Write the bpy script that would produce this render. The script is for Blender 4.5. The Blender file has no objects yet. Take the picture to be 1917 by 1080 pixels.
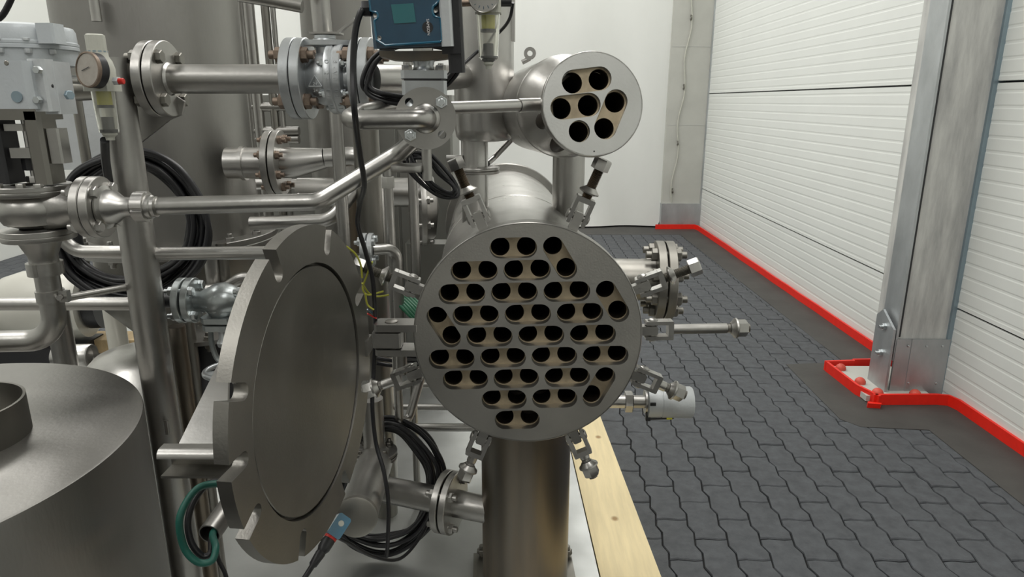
import bpy, math, random
from mathutils import Vector as V, Matrix
import numpy as np
random.seed(7)
C = bpy.context.scene.collection
scene = bpy.context.scene
PI = math.pi
# ---------------------------------------------------------------- camera
FPX, CX, CY, H = 1277.0, 958.5, 540.0, 1.46
PITCH = math.atan(350/FPX); YAW = math.atan(9.5/(FPX/math.cos(PITCH)))
cp, sp, cy_, sy_ = math.cos(PITCH), math.sin(PITCH), math.cos(YAW), math.sin(YAW)
RT = V((cy_, sy_, 0)); FW = V((-sy_*cp, cy_*cp, -sp)); UP = V((-sy_*sp, cy_*sp, cp))
O = V((0, 0, H))
cam = bpy.data.cameras.new('camera'); camo = bpy.data.objects.new('camera', cam); C.objects.link(camo)
cam.sensor_width = 36; cam.lens = FPX/1917*36; cam.clip_start = .02; cam.clip_end = 60
camo.matrix_world = Matrix(((RT.x, UP.x, -FW.x, 0), (RT.y, UP.y, -FW.y, 0), (RT.z, UP.z, -FW.z, H), (0, 0, 0, 1)))
scene.camera = camo
vs = scene.view_settings
vs.view_transform = 'Standard'; vs.look = 'None'; vs.gamma = 1; vs.use_curve_mapping = False
vs.exposure = 0.22
def ray(u, v): return FW + RT*((u-CX)/FPX) - UP*((v-CY)/FPX)
def P(u, v, Y):
    r = ray(u, v); return O + r*(Y/r.y)
def G(u, v, z=0.0):
    r = ray(u, v); return O + r*((z-H)/r.z)
def px(n, u, v, Y):            # n pixels at that place in metres
    return n*(Y/ray(u, v).y)/FPX
# ---------------------------------------------------------------- light: hall with rows of ceiling lamps
w = bpy.data.worlds.new('hall_air'); scene.world = w; w.use_nodes = True
w.node_tree.nodes['Background'].inputs[0].default_value = (.93, .96, 1, 1)
w.node_tree.nodes['Background'].inputs[1].default_value = .09
def area(loc, sx, sy, power, col=(1, .985, .95)):
    l = bpy.data.lights.new('ceiling_light', 'AREA'); l.shape = 'RECTANGLE'; l.size = sx; l.size_y = sy; l.energy = power; l.color = col
    o = bpy.data.objects.new('ceiling_light', l); C.objects.link(o); o.location = loc
for x in (-3.1, .3, ):
    for y in (-1.6, 1.5, 4.4, 7.2):
        area((x, y, 4.35), .9, 2.2, 46)
# ---------------------------------------------------------------- materials
MATS = {}
def mat(name, col, rough=.5, metal=0.0, var=0.0, nscale=6.0, stretch=(1, 1, 1), bump=0.0, bscale=60.0, rvar=0.0, col2=None, trans=0.0, emit=None, spec=None, coat=0.0):
    m = bpy.data.materials.new(name); m.use_nodes = True; nt = m.node_tree; b = nt.nodes['Principled BSDF']
    b.inputs['Base Color'].default_value = (*col, 1); b.inputs['Roughness'].default_value = rough; b.inputs['Metallic'].default_value = metal
    if spec is not None: b.inputs['Specular IOR Level'].default_value = spec
    if trans: b.inputs['Transmission Weight'].default_value = trans; b.inputs['IOR'].default_value = 1.45
    if coat: b.inputs['Coat Weight'].default_value = coat; b.inputs['Coat Roughness'].default_value = .09
    if emit: b.inputs['Emission Color'].default_value = (*emit[0], 1); b.inputs['Emission Strength'].default_value = emit[1]
    if var or rvar or bump or col2:
        tc = nt.nodes.new('ShaderNodeTexCoord'); mp = nt.nodes.new('ShaderNodeMapping'); mp.inputs['Scale'].default_value = stretch
        nt.links.new(tc.outputs['Object'], mp.inputs['Vector'])
    if var or col2:
        n = nt.nodes.new('ShaderNodeTexNoise'); n.inputs['Scale'].default_value = nscale; n.inputs['Detail'].default_value = 5; n.inputs['Roughness'].default_value = .6
        nt.links.new(mp.outputs[0], n.inputs['Vector'])
        r = nt.nodes.new('ShaderNodeValToRGB'); r.color_ramp.elements[0].position = .32; r.color_ramp.elements[1].position = .68
        c2 = col2 or tuple(min(1, c*(1+var)) for c in col)
        r.color_ramp.elements[0].color = (*[c*(1-var) for c in col], 1); r.color_ramp.elements[1].color = (*c2, 1)
        nt.links.new(n.outputs['Fac'], r.inputs[0]); nt.links.new(r.outputs[0], b.inputs['Base Color'])
    if rvar:
        n2 = nt.nodes.new('ShaderNodeTexNoise'); n2.inputs['Scale'].default_value = nscale*1.7; n2.inputs['Detail'].default_value = 4
        nt.links.new(mp.outputs[0], n2.inputs['Vector'])
        mr = nt.nodes.new('ShaderNodeMapRange'); mr.inputs['From Min'].default_value = .3; mr.inputs['From Max'].default_value = .7
        mr.inputs['To Min'].default_value = max(.05, rough-rvar); mr.inputs['To Max'].default_value = rough+rvar
        nt.links.new(n2.outputs['Fac'], mr.inputs['Value']); nt.links.new(mr.outputs[0], b.inputs['Roughness'])
    if bump:
        n3 = nt.nodes.new('ShaderNodeTexNoise'); n3.inputs['Scale'].default_value = bscale; n3.inputs['Detail'].default_value = 3
        nt.links.new(mp.outputs[0], n3.inputs['Vector'])
        bp = nt.nodes.new('ShaderNodeBump'); bp.inputs['Strength'].default_value = bump; bp.inputs['Distance'].default_value = .002
        nt.links.new(n3.outputs['Fac'], bp.inputs['Height']); nt.links.new(bp.outputs[0], b.inputs['Normal'])
    MATS[name] = m; return m
steel = mat('satin_steel', (.415, .405, .385), .37, 1, .12, 5, (1, 1, 1), .16, 90, .07)
steelb = mat('bright_steel', (.50, .49, .47), .33, 1, .09, 6, (1, 1, 1), .10, 120, .06)
steeld = mat('tarnished_steel', (.27, .26, .235), .42, 1, .16, 4, (1, 1, .35), .10, 70, .08)
pillm = mat('heat_tinted_steel', (.20, .19, .17), .38, 1, .15, 7, (1, 1, .12), .08, 60, .08, col2=(.27, .215, .155))
tankm = mat('brushed_tank_steel', (.30, .292, .275), .46, 1, .12, 3, (1, 1, .25), .18, 130, .07)
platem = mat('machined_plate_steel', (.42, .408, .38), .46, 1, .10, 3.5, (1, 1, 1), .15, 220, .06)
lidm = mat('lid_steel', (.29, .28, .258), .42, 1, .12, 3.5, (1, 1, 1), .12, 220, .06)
platel = mat('light_machined_steel', (.60, .60, .58), .46, 1, .06, 4, (1, 1, 1), .1, 220, .05)
slotm = mat('stained_slot_steel', (.43, .36, .26), .5, 1, .22, 20, (1, 1, 1), .1, 120, .05)
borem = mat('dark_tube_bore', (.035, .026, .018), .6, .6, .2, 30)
rust = mat('rusty_bolt_steel', (.25, .195, .155), .5, .9, .25, 40)
zinc = mat('zinc_plated_steel', (.62, .65, .66), .32, 1, .06, 30)
silver = mat('silver_paint', (.50, .52, .53), .36, .75, .07, 25, bump=.35, bscale=55)
silverd = mat('cast_silver_paint', (.40, .43, .43), .30, .75, .12, 25, bump=.6, bscale=30)
greyp = mat('grey_enamel', (.50, .53, .55), .38, .1, .04, 8, bump=.2, bscale=150)
greyl = mat('light_grey_cast', (.55, .57, .58), .45, .3, .05, 10, bump=.3, bscale=100)
dark = mat('black_cast_plastic', (.022, .022, .024), .42)
cable = mat('black_cable', (.013, .013, .015), .38, 0, .1, 20)
cgreen = mat('green_cable', (.012, .10, .075), .45)
cyg = mat('yellow_earth_wire', (.42, .42, .05), .45)
cgnd = mat('green_wire_bundle', (.02, .14, .07), .45)
blue = mat('blue_housing', (.012, .055, .10), .30, 0, .12, 20, coat=.5)
bluel = mat('blue_rim', (.02, .12, .20), .25, coat=.6)
lcd = mat('teal_display', (.035, .15, .165), .25)
wht = mat('white_print', (.8, .8, .8), .5)
redm = mat('red_plastic', (.62, .03, .02), .4)
yel = mat('yellow_filter', (.62, .58, .06), .5)
ivory = mat('ivory_plastic', (.50, .50, .44), .45, 0, .05, 30)
clear = mat('clear_polycarbonate', (.97, .97, .92), .08, 0, trans=.92)
dialm = mat('dial_face', (.55, .55, .53), .4)
dialg = mat('fogged_dial_glass', (.36, .33, .29), .25, .1, .15, 40)
cream = mat('cream_vessel_enamel', (.62, .61, .55), .35, .1, .05, 4)
wood = mat('pine_plank', (.90, .75, .45), .62, 0, .08, 5, (9, .8, 4), .08, 60)
woodd = mat('weathered_pine', (.50, .37, .20), .7, 0, .15, 5, (8, 1, 4))
sheet = mat('galvanised_deck_sheet', (.50, .51, .50), .42, .85, .09, 4, (1, 1, 1), .25, 8, .07)
paver = mat('charcoal_paver', (.074, .079, .087), .72, 0, .22, 22, (1, 1, 1), .5, 320)
slab = mat('smooth_dark_concrete', (.058, .056, .052), .66, 0, .16, 5, bump=.2, bscale=120)
joint = mat('joint_sand', (.012, .012, .012), .9)
panelm = mat('white_wall_panel', (.78, .80, .77), .42, 0, .015, 2)
curt = mat('white_tarpaulin', (.78, .79, .76), .5, 0, .03, 1.5, (1, 1, .4), .3, 2.0)
redt = mat('red_edge_tape', (.85, .02, .008), .42, 0, .05, 30)
redcap = mat('red_bolt_cap', (.65, .09, .06), .5)
galv = mat('galvanised_steel', (.47, .49, .50), .45, .8, .12, 7, (1, 1, .5), .1, 60, .06)
galvb = mat('blue_grey_flashing', (.30, .38, .43), .45, .7, .12, 5, (1, 1, .6), 0, 60, .06)
conc = mat('whitewashed_concrete', (.46, .46, .45), .7, 0, .20, 9, (2.2, 1.5, .35), .2, 60, col2=(.62, .62, .59))
concl = mat('pale_concrete', (.52, .52, .48), .7, 0, .06, 3, bump=.1)
roofm = mat('hall_roof_fabric', (.72, .73, .70), .8)
wallm = mat('hall_wall_grey', (.55, .55, .53), .8)
cabm = mat('dull_cabinet_steel', (.30, .30, .28), .45, .9, .08, 3, bump=.1)
nt = wood.node_tree; b_ = nt.nodes['Principled BSDF']; src = b_.inputs['Base Color'].links[0].from_socket
tc_ = nt.nodes.new('ShaderNodeTexCoord'); mp2 = nt.nodes.new('ShaderNodeMapping'); mp2.inputs['Scale'].default_value = (5, 4.2, 1)
vo = nt.nodes.new('ShaderNodeTexVoronoi'); vo.inputs['Scale'].default_value = 1.0; vo.voronoi_dimensions = '2D'
rp = nt.nodes.new('ShaderNodeValToRGB'); rp.color_ramp.elements[0].position = .03; rp.color_ramp.elements[0].color = (1, 1, 1, 1); rp.color_ramp.elements[1].position = .075; rp.color_ramp.elements[1].color = (0, 0, 0, 1)
mx = nt.nodes.new('ShaderNodeMixRGB'); mx.inputs[2].default_value = (.42, .27, .12, 1)
nt.links.new(tc_.outputs['Object'], mp2.inputs[0]); nt.links.new(mp2.outputs[0], vo.inputs['Vector']); nt.links.new(vo.outputs['Distance'], rp.inputs[0]); nt.links.new(rp.outputs[0], mx.inputs[0]); nt.links.new(src, mx.inputs[1]); nt.links.new(mx.outputs[0], b_.inputs['Base Color'])
# ---------------------------------------------------------------- mesh helpers
def frame(ax):
    ax = V(ax).normalized(); h = V((0, 0, 1)) if abs(ax.z) < .9 else V((1, 0, 0))
    a = h.cross(ax).normalized(); return a, ax.cross(a).normalized(), ax
class MB:
    def __init__(s): s.v = []; s.f = []
    def lathe(s, o, ax, prof, n=36, cap=True):
        a, b, c = frame(ax); o = V(o); k0 = len(s.v)
        for r, h in prof:
            for i in range(n):
                t = 2*PI*i/n; s.v.append(o + c*h + (a*math.cos(t) + b*math.sin(t))*r)
        for j in range(len(prof)-1):
            for i in range(n):
                i2 = (i+1) % n; q = k0+j*n; s.f.append((q+i, q+i2, q+n+i2, q+n+i))
        if cap:
            if prof[0][0] > 1e-5: s.f.append(tuple(k0+i for i in reversed(range(n))))
            q = k0+(len(prof)-1)*n
            if prof[-1][0] > 1e-5: s.f.append(tuple(q+i for i in range(n)))
        return s
    def cyl(s, p0, p1, r, r1=None, n=28, ch=0.0):
        p0, p1 = V(p0), V(p1); L = (p1-p0).length; r1 = r if r1 is None else r1
        pr = [(r, 0), (r1, L)] if not ch else [(r-ch, 0), (r, ch), (r1, L-ch), (r1-ch, L)]
        return s.lathe(p0, p1-p0, pr, n)
    def ring(s, o, ax, ro, ri, h, n=40):
        a, b, c = frame(ax); o = V(o); k0 = len(s.v)
        for r, hh in ((ri, 0), (ro, 0), (ro, h), (ri, h)):
            for i in range(n):
                t = 2*PI*i/n; s.v.append(o + c*hh + (a*math.cos(t) + b*math.sin(t))*r)
        for j in range(4):
            j2 = (j+1) % 4
            for i in range(n):
                i2 = (i+1) % n; s.f.append((k0+j*n+i, k0+j*n+i2, k0+j2*n+i2, k0+j2*n+i))
        return s
    def hex(s, o, ax, af, h, n=6, rot=0):
        a, b, c = frame(ax); o = V(o); k0 = len(s.v); r = af/2/math.cos(PI/n); e = h*.12
        for rr, hh in ((r, 0), (r, h-e), (r*.9, h)):
            for i in range(n):
                t = 2*PI*i/n+rot; s.v.append(o + c*hh + (a*math.cos(t) + b*math.sin(t))*rr)
        for j in range(2):
            for i in range(n):
                i2 = (i+1) % n; q = k0+j*n; s.f.append((q+i, q+i2, q+n+i2, q+n+i))
        s.f.append(tuple(k0+i for i in reversed(range(n)))); s.f.append(tuple(k0+2*n+i for i in range(n)))
        return s
    def box(s, o, x, y, z, ch=0.0):       # o centre, x y z full-length edge vectors
        o, x, y, z = V(o), V(x), V(y), V(z)
        if not ch:
            k = len(s.v)
            for i in (-.5, .5):
                for j in (-.5, .5):
                    for l in (-.5, .5): s.v.append(o+x*i+y*j+z*l)
            s.f += [tuple(k+i for i in q) for q in ((0, 1, 3, 2), (4, 6, 7, 5), (0, 4, 5, 1), (2, 3, 7, 6), (0, 2, 6, 4), (1, 5, 7, 3))]
            return s
        lx, ly, lz = x.length, y.length, z.length; X, Y, Z = x/lx, y/ly, z/lz
        return s.prism([o+X*a+Y*b for a, b in ((-lx/2+ch, -ly/2), (lx/2-ch, -ly/2), (lx/2, -ly/2+ch), (lx/2, ly/2-ch), (lx/2-ch, ly/2), (-lx/2+ch, ly/2), (-lx/2, ly/2-ch), (-lx/2, -ly/2+ch))], z, off=-.5)
    def prism(s, pts, ext, off=0.0):
        k = len(s.v); ext = V(ext); n = len(pts)
        for p in pts: s.v.append(V(p)+ext*off)
        for p in pts: s.v.append(V(p)+ext*(off+1))
        s.f.append(tuple(reversed(range(k, k+n)))); s.f.append(tuple(range(k+n, k+2*n)))
        for i in range(n): j = (i+1) % n; s.f.append((k+i, k+j, k+n+j, k+n+i))
        return s
    def sweep(s, pts, r, n=12, cap=True):
        pts = [V(p) for p in pts]; rs = r if isinstance(r, (list, tuple)) else [r]*len(pts)
        T = []
        for i in range(len(pts)):
            a = pts[max(0, i-1)]; b = pts[min(len(pts)-1, i+1)]; T.append((b-a).normalized())
        A, B, _ = frame(T[0]); k = len(s.v)
        for i, p in enumerate(pts):
            A = (A - T[i]*A.dot(T[i])).normalized(); B = T[i].cross(A)
            for j in range(n):
                t = 2*PI*j/n; s.v.append(p+(A*math.cos(t)+B*math.sin(t))*rs[i])
        for i in range(len(pts)-1):
            for j in range(n):
                j2 = (j+1) % n; q = k+i*n; s.f.append((q+j, q+j2, q+n+j2, q+n+j))
        if cap:
            s.f.append(tuple(reversed(range(k, k+n)))); q = k+(len(pts)-1)*n; s.f.append(tuple(range(q, q+n)))
        return s
    def pipe(s, pts, r, bend=None, n=24, seg=8):
        return s.sweep(fillet(pts, bend if bend else r*2.6, seg), r, n)
    def sphere(s, o, r, n=20, sc=(1, 1, 1)):
        o = V(o); k = len(s.v); m = n//2
        for j in range(m+1):
            p = PI*j/m
            for i in range(n):
                t = 2*PI*i/n; s.v.append(o+V((r*sc[0]*math.sin(p)*math.cos(t), r*sc[1]*math.sin(p)*math.sin(t), r*sc[2]*math.cos(p))))
        for j in range(m):
            for i in range(n): i2 = (i+1) % n; s.f.append((k+j*n+i, k+(j+1)*n+i, k+(j+1)*n+i2, k+j*n+i2))
        return s
    def thread(s, p0, p1, r, pitch=.0026):
        L = (V(p1)-V(p0)).length; m = max(3, int(L/pitch)); pr = []
        for i in range(m): pr += [(r, L*i/m), (r*.84, L*(i+.5)/m)]
        pr.append((r, L)); return s.lathe(p0, V(p1)-V(p0), pr, 16)
def fillet(pts, bend, seg=8):
    pts = [V(p) for p in pts]; out = [pts[0]]
    for i in range(1, len(pts)-1):
        p = pts[i]; d0 = (pts[i-1]-p); d1 = (pts[i+1]-p); l0, l1 = d0.length, d1.length; d0.normalize(); d1.normalize()
        ang = math.acos(max(-1, min(1, d0.dot(d1))))
        if ang > 3.10: out.append(p); continue
        t = min(bend/math.tan(ang/2), l0*.49, l1*.49); R = t*math.tan(ang/2)
        c = p+(d0+d1).normalized()*(R/math.sin(ang/2)); a = p+d0*t-c; b = p+d1*t-c; th = PI-ang
        for k in range(seg+1):
            f = k/seg; out.append(c+(a*math.sin((1-f)*th)+b*math.sin(f*th))/math.sin(th))
    out.append(pts[-1]); return out
def spline(pts, sub=8, closed=False):
    pts = [V(p) for p in pts]; n = len(pts); out = []
    rng = range(n) if closed else range(n-1)
    for i in rng:
        g = (lambda j: pts[j % n]) if closed else (lambda j: pts[max(0, min(n-1, j))])
        p0, p1, p2, p3 = g(i-1), g(i), g(i+1), g(i+2)
        for k in range(sub):
            t = k/sub; out.append(.5*((2*p1)+(p2-p0)*t+(2*p0-5*p1+4*p2-p3)*t*t+(3*p1-p0-3*p2+p3)*t**3))
    out.append(pts[0] if closed else pts[-1]); return out
def mesh(name, mb, m, origin=None, ang=38):
    me = bpy.data.meshes.new(name); o = V(origin) if origin is not None else V((0, 0, 0))
    me.from_pydata([tuple(v-o) for v in mb.v], [], mb.f); me.materials.append(m)
    import bmesh
    bm = bmesh.new(); bm.from_mesh(me); bmesh.ops.recalc_face_normals(bm, faces=bm.faces); bm.to_mesh(me); bm.free()
    me.polygons.foreach_set('use_smooth', [True]*len(me.polygons)); me.set_sharp_from_angle(angle=math.radians(ang)); me.update()
    return me
def root_of(p):
    o = V((0, 0, 0))
    while p is not None: o += p.location; p = p.parent
    return o
def obj(name, mb, m, parent=None, label=None, ang=38):
    org = root_of(parent) if parent else V((0, 0, 0))
    o = bpy.data.objects.new(name, mesh(name, mb, m, org, ang)); C.objects.link(o); o.parent = parent
    if label: o['label'] = label
    return o
def inst(name, me, parent, loc, ax=None, mtx=None):
    o = bpy.data.objects.new(name, me); C.objects.link(o); o.parent = parent; loc = V(loc)-root_of(parent)
    if mtx is not None: M = mtx.to_4x4()
    else: a, b, c = frame(ax); M = Matrix(((a.x, b.x, c.x, 0), (a.y, b.y, c.y, 0), (a.z, b.z, c.z, 0), (0, 0, 0, 1)))
    M.translation = loc; o.matrix_local = M; return o
def thing(name, label, cat, loc, group=None):
    o = bpy.data.objects.new(name, None); C.objects.link(o); o.location = V(loc); o.empty_display_size = .05
    o['label'] = label; o['category'] = cat
    if group: o['group'] = group
    return o
def single(name, mb, m, label, cat, group=None, kind=None, ang=38):
    c = sum(mb.v, V((0, 0, 0)))/len(mb.v); c.z = min(v.z for v in mb.v)
    o = bpy.data.objects.new(name, mesh(name, mb, m, c, ang)); C.objects.link(o); o.location = c
    o['label'] = label; o['category'] = cat
    if group: o['group'] = group
    if kind: o['kind'] = kind
    return o
def struct(name, mb, m, parent=None, kind='structure', ang=38):
    o = bpy.data.objects.new(name, mesh(name, mb, m, None, ang)); C.objects.link(o); o.parent = parent
    if kind: o['kind'] = kind
    return o
_b = {}
def boltmesh(d, L, m, stud):
    k = (round(d, 4), round(L, 4), m.name, stud)
    if k not in _b:
        b = MB(); af = d*1.55
        b.hex((0, 0, L/2), (0, 0, 1), af, d*.75); b.ring((0, 0, L/2-.002), (0, 0, 1), af*.62, d*.3, .003, 20)
        b.hex((0, 0, -L/2), (0, 0, -1), af, d*.75)
        b.cyl((0, 0, -L/2-d*(1.5 if stud != 2 else .9)), (0, 0, L/2+d*(1.5 if stud else .6)), d/2, n=12, ch=d*.08)
        _b[k] = mesh('bolt', b, m)
    return _b[k]
def bolts(parent, c, ax, pcd, n, d, L, m=None, phase=0.5, stud=1, name='bolt'):
    a, b, cc = frame(ax); me = boltmesh(d, L, m or steel, stud)
    for i in range(n):
        t = 2*PI*(i+phase)/n; inst(name, me, parent, V(c)+(a*math.cos(t)+b*math.sin(t))*pcd/2, ax)
def flange(parent, c, ax, r, th, bore, m, nb=4, d=.016, gap=.003, bm=None, phase=.5, stud=1, pcd=None, double=True, name='flange'):
    """a pair of flanges face to face around c, with bolts as sub-parts of the first"""
    ax = V(ax).normalized(); c = V(c); b = MB()
    b.lathe(c-ax*(th+gap/2), ax, [(bore, 0), (r-.0015, 0), (r, .0015), (r, th-.0015), (r-.0015, th), (bore, th)], 48, cap=True)
    f = obj(name, b, m, parent)
    if double:
        b = MB(); b.lathe(c+ax*gap/2, ax, [(bore, 0), (r-.0015, 0), (r, .0015), (r, th-.0015), (r-.0015, th), (bore, th)], 48, cap=True)
        obj(name, b, m, parent)
    g = MB(); g.cyl(c-ax*gap/2, c+ax*gap/2, r*.72, n=32); obj('gasket', g, dark, parent)
    if nb: bolts(f, c, ax, (pcd or r*1.56), nb, d, (2*th+gap) if double else th, bm, phase, stud)
    return f
def textmesh(txt, size, ext, m, name='lettering'):
    cu = bpy.data.curves.new('t', 'FONT'); cu.body = txt; cu.size = size; cu.extrude = ext; cu.align_x = 'CENTER'; cu.align_y = 'CENTER'; cu.resolution_u = 3
    t = bpy.data.objects.new('t', cu); C.objects.link(t); dg = bpy.context.evaluated_depsgraph_get()
    me = bpy.data.meshes.new_from_object(t.evaluated_get(dg)); bpy.data.objects.remove(t); me.name = name; me.materials.clear(); me.materials.append(m); return me
def plate2d(outer, holes, ext, m, name):
    """flat sheet with real holes: filled 2D curve, extruded; local XY plane, from z=-ext to +ext"""
    from mathutils.geometry import delaunay_2d_cdt
    vv, ee, rings = [], [], []
    for poly in [outer]+holes:
        q = []
        for p in poly:
            if not q or (abs(p[0]-q[-1][0])+abs(p[1]-q[-1][1]) > 1e-6): q.append(p)
        if abs(q[0][0]-q[-1][0])+abs(q[0][1]-q[-1][1]) < 1e-6: q.pop()
        k = len(vv); vv += [V(p) for p in q]; ee += [(k+a, k+(a+1) % len(q)) for a in range(len(q))]; rings.append(q)
    def inside(p, q):
        c = False; x, y = p
        for a in range(len(q)):
            x0, y0 = q[a]; x1, y1 = q[a-1]
            if (y0 > y) != (y1 > y) and x < (x1-x0)*(y-y0)/(y1-y0)+x0: c = not c
        return c
    ov, oe, of, _, _, _ = delaunay_2d_cdt(vv, ee, [], 0, 1e-7)
    keep = []
    for f in of:
        x = sum(ov[a].x for a in f)/3; y = sum(ov[a].y for a in f)/3
        if inside((x, y), rings[0]) and not any(inside((x, y), q) for q in rings[1:]): keep.append(f)
    n = len(ov); cnt = set()
    for f in keep:
        for a in range(3): cnt.add((f[a], f[(a+1) % 3]))
    faces = [tuple(a+n for a in f) for f in keep]+[tuple(reversed(f)) for f in keep]
    faces += [(a, b, b+n, a+n) for a, b in sorted(cnt) if (b, a) not in cnt]
    me = bpy.data.meshes.new(name); me.from_pydata([(p.x, p.y, -ext) for p in ov]+[(p.x, p.y, ext) for p in ov], [], faces); me.update()
    me.materials.append(m)
    me.polygons.foreach_set('use_smooth', [True]*len(me.polygons)); me.set_sharp_from_angle(angle=math.radians(35)); me.update()
    return me
SD = V((-.048, 1, 0)).normalized()          # length direction of the skid and of the vessels on it
SX = V((1, .048, 0)).normalized()           # across the skid
Z = V((0, 0, 1))
#@@STRUCTURE
# ================================================================ SETTING
WX = 2.17
# floor: sand bed, pavers as pieces, smooth strip along the wall
fl = struct('floor', MB().box((-1, 3, -.06), (9, 0, 0), (0, 14.4, 0), (0, 0, .1)), joint)
PW, PL = .1125, .225
ref = G(1249, 881)
def zz(y):
    f = ((y-ref.y)/(PL/2)+.33) % 1.0
    return .013*(f/.64-.5) if f < .64 else .013*(.5-(f-.64)/.36)
KN = sorted([.64-.33, 1-.33])
def paver_poly(i, j):
    x0 = ref.x+i*PW; y0 = ref.y+(j+(.5 if i % 2 else 0))*PL; g = .0022
    ys = sorted({y0, y0+PL} | {ref.y+(k+o)*PL/2 for o in KN for k in range(-200, 200) if y0 < ref.y+(k+o)*PL/2 < y0+PL})
    wv = lambda t: .0035*math.sin(2*PI*t)
    L = [V((x0+zz(y)+g, min(max(y, y0+g), y0+PL-g), 0)) for y in ys]; R_ = [V((x0+PW+zz(y)-g, min(max(y, y0+g), y0+PL-g), 0)) for y in ys]
    bot = [L[0].lerp(R_[0], t)+V((0, wv(t), 0)) for t in (.25, .5, .75)]; top = [R_[-1].lerp(L[-1], t)+V((0, wv(1-t), 0)) for t in (.25, .5, .75)]
    return [L[0]]+bot+[R_[0]]+R_[1:]+top+list(reversed(L))[:-1]
def paver_mb(mb, poly, dz, sl):
    c = sum(poly, V((0, 0, 0)))/len(poly); k = len(mb.v); n = len(poly)
    for p in poly: q = c+(p-c)*.965; mb.v.append(V((q.x, q.y, dz+sl[0]*(q.x-c.x)+sl[1]*(q.y-c.y))))
    for p in poly: mb.v.append(V((p.x, p.y, dz-.004)))
    for p in poly: mb.v.append(V((p.x, p.y, -.009)))
    mb.f.append(tuple(range(k, k+n)))
    for a in (0, n):
        for i in range(n): j = (i+1) % n; mb.f.append((k+a+j, k+a+i, k+a+n+i, k+a+n+j))
cand = []
for i in range(-52, 12):
    for j in range(-14, 32):
        p = paver_poly(i, j); c = sum(p, V((0, 0, 0)))/len(p)
        if c.x > 1.93 or c.y < 1.2 or c.y > 8.05 or (.0 < -c.x < 2.6 and c.y < 6): continue
        if c.x > 1.64 and 3.06 < c.y < 3.5: continue
        d = c-O; t = d.dot(FW)
        if t < .1: continue
        u = CX+FPX*d.dot(RT)/t; v = CY-FPX*d.dot(UP)/t
        if -60 < u < 1990 and v < 1180: cand.append((t, i, j, c.x))
cand.sort()
near = [q for q in cand if q[3] > .3][:298]; ns = {(q[1], q[2]) for q in near}
for t, i, j, x in near:
    mb = MB(); paver_mb(mb, paver_poly(i, j), random.uniform(-.0012, .0012), (random.uniform(-.012, .012), random.uniform(-.008, .008)))
    struct('paver', mb, paver, fl, kind=None, ang=25)
mb = MB()
for t, i, j, x in cand:
    if (i, j) not in ns: paver_mb(mb, paver_poly(i, j), random.uniform(-.0008, .0008), (random.uniform(-.01, .01), 0))
o = struct('far_pavers', mb, paver, fl, kind='stuff', ang=25)
# strip of smooth concrete beside the wall, widening round the column foot
mb = MB()
SE = 1.90
mb.prism([V((SE, 1.0, -.01)), V((2.6, 1.0, -.01)), V((2.6, 8.2, -.01)), V((SE-.05, 8.2, -.01)), V((SE, 3.72, -.01)), V((1.55, 3.68, -.01)), V((1.54, 2.98, -.01)), V((1.60, 2.90, -.01)), V((SE, 2.87, -.01))], (0, 0, .0125))
mb.prism([V((.6, 7.65, -.01)), V((1.87, 7.65, -.01)), V((1.87, 8.2, -.01)), V((.6, 8.2, -.01))], (0, 0, .0120))
struct('concrete_strip', mb, slab, fl, kind=None)
# right wall: sandwich panels with ribs, all real relief
wr = bpy.data.objects.new('wall_right', None); C.objects.link(wr); wr['kind'] = 'structure'; wr.location = (WX, 3, 0)
zj = [.0, .475, 1.545, 2.62, 3.69, 4.6]
def ribbed(z0, z1, y0, y1):
    prof = []; n = max(1, round((z1-z0)/.0665)); h = (z1-z0-.008)/n
    prof.append((.012, z0+.004)); prof.append((.0, z0+.006))
    for k in range(n):
        a = z0+.004+k*h
        prof += [(0, a+h*.30), (.0014, a+h*.38), (.0014, a+h*.50), (0, a+h*.58)]
    prof += [(0, z1-.006), (.012, z1-.004)]
    mb = MB(); k = 0
    for x, z in prof: mb.v += [V((WX+x, y0, z)), V((WX+x, y1, z))]
    for i in range(len(prof)-1): mb.f.append((2*i, 2*i+1, 2*i+3, 2*i+2))
    m0 = len(mb.v); mb.v += [V((WX+.05, y0, z0+.004)), V((WX+.05, y1, z0+.004)), V((WX+.05, y0, z1-.004)), V((WX+.05, y1, z1-.004))]
    mb.f += [(m0, m0+1, m0+3, m0+2)]
    return mb
for a, b in zip(zj[:-1], zj[1:]):
    for y0, y1 in ((-4.0, 3.33), (3.335, 8.15)):
        o = obj('wall_panel', ribbed(a, b, y0, y1), panelm, wr, ang=1)
obj('panel_core', MB().box((WX+.06, 2.1, 2.3), (.05, 0, 0), (0, 12.3, 0), (0, 0, 4.6)), dark, wr)
# end wall: tarpaulin with soft folds
wf = bpy.data.objects.new('wall_far', None); C.objects.link(wf); wf['kind'] = 'structure'; wf.location = (-1, 8.2, 0)
obj('backing', MB().box((-1.2, 8.42, 2.3), (7.6, 0, 0), (0, .05, 0), (0, 0, 4.6)), wallm, wf)
mb = MB(); nx, nz = 220, 26
xe = lambda z: 1.76+z*.045 - max(0, .22-z)*.35
for b in range(nz+1):
    z = 4.6*(b/nz)**1.3
    for a in range(nx+1):
        x = -4.9+(xe(z)+4.9)*a/nx
        y = 8.12+.030*math.sin(x*2.3+z*.22)+.022*math.sin(x*5.1+1+z*.35)+.010*math.sin(x*11+z*.8)*math.exp(-z*.3)+.02*math.sin(z*1.2+x*.4)
        y -= .10*math.exp(-z/.25)*(.5+.5*math.sin(x*3.1))
        mb.v.append(V((x, y, .02+z)))
for b in range(nz):
    for a in range(nx): q = b*(nx+1)+a; mb.f.append((q, q+1, q+nx+2, q+nx+1))
obj('curtain', mb, curt, wf, ang=80)
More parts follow.
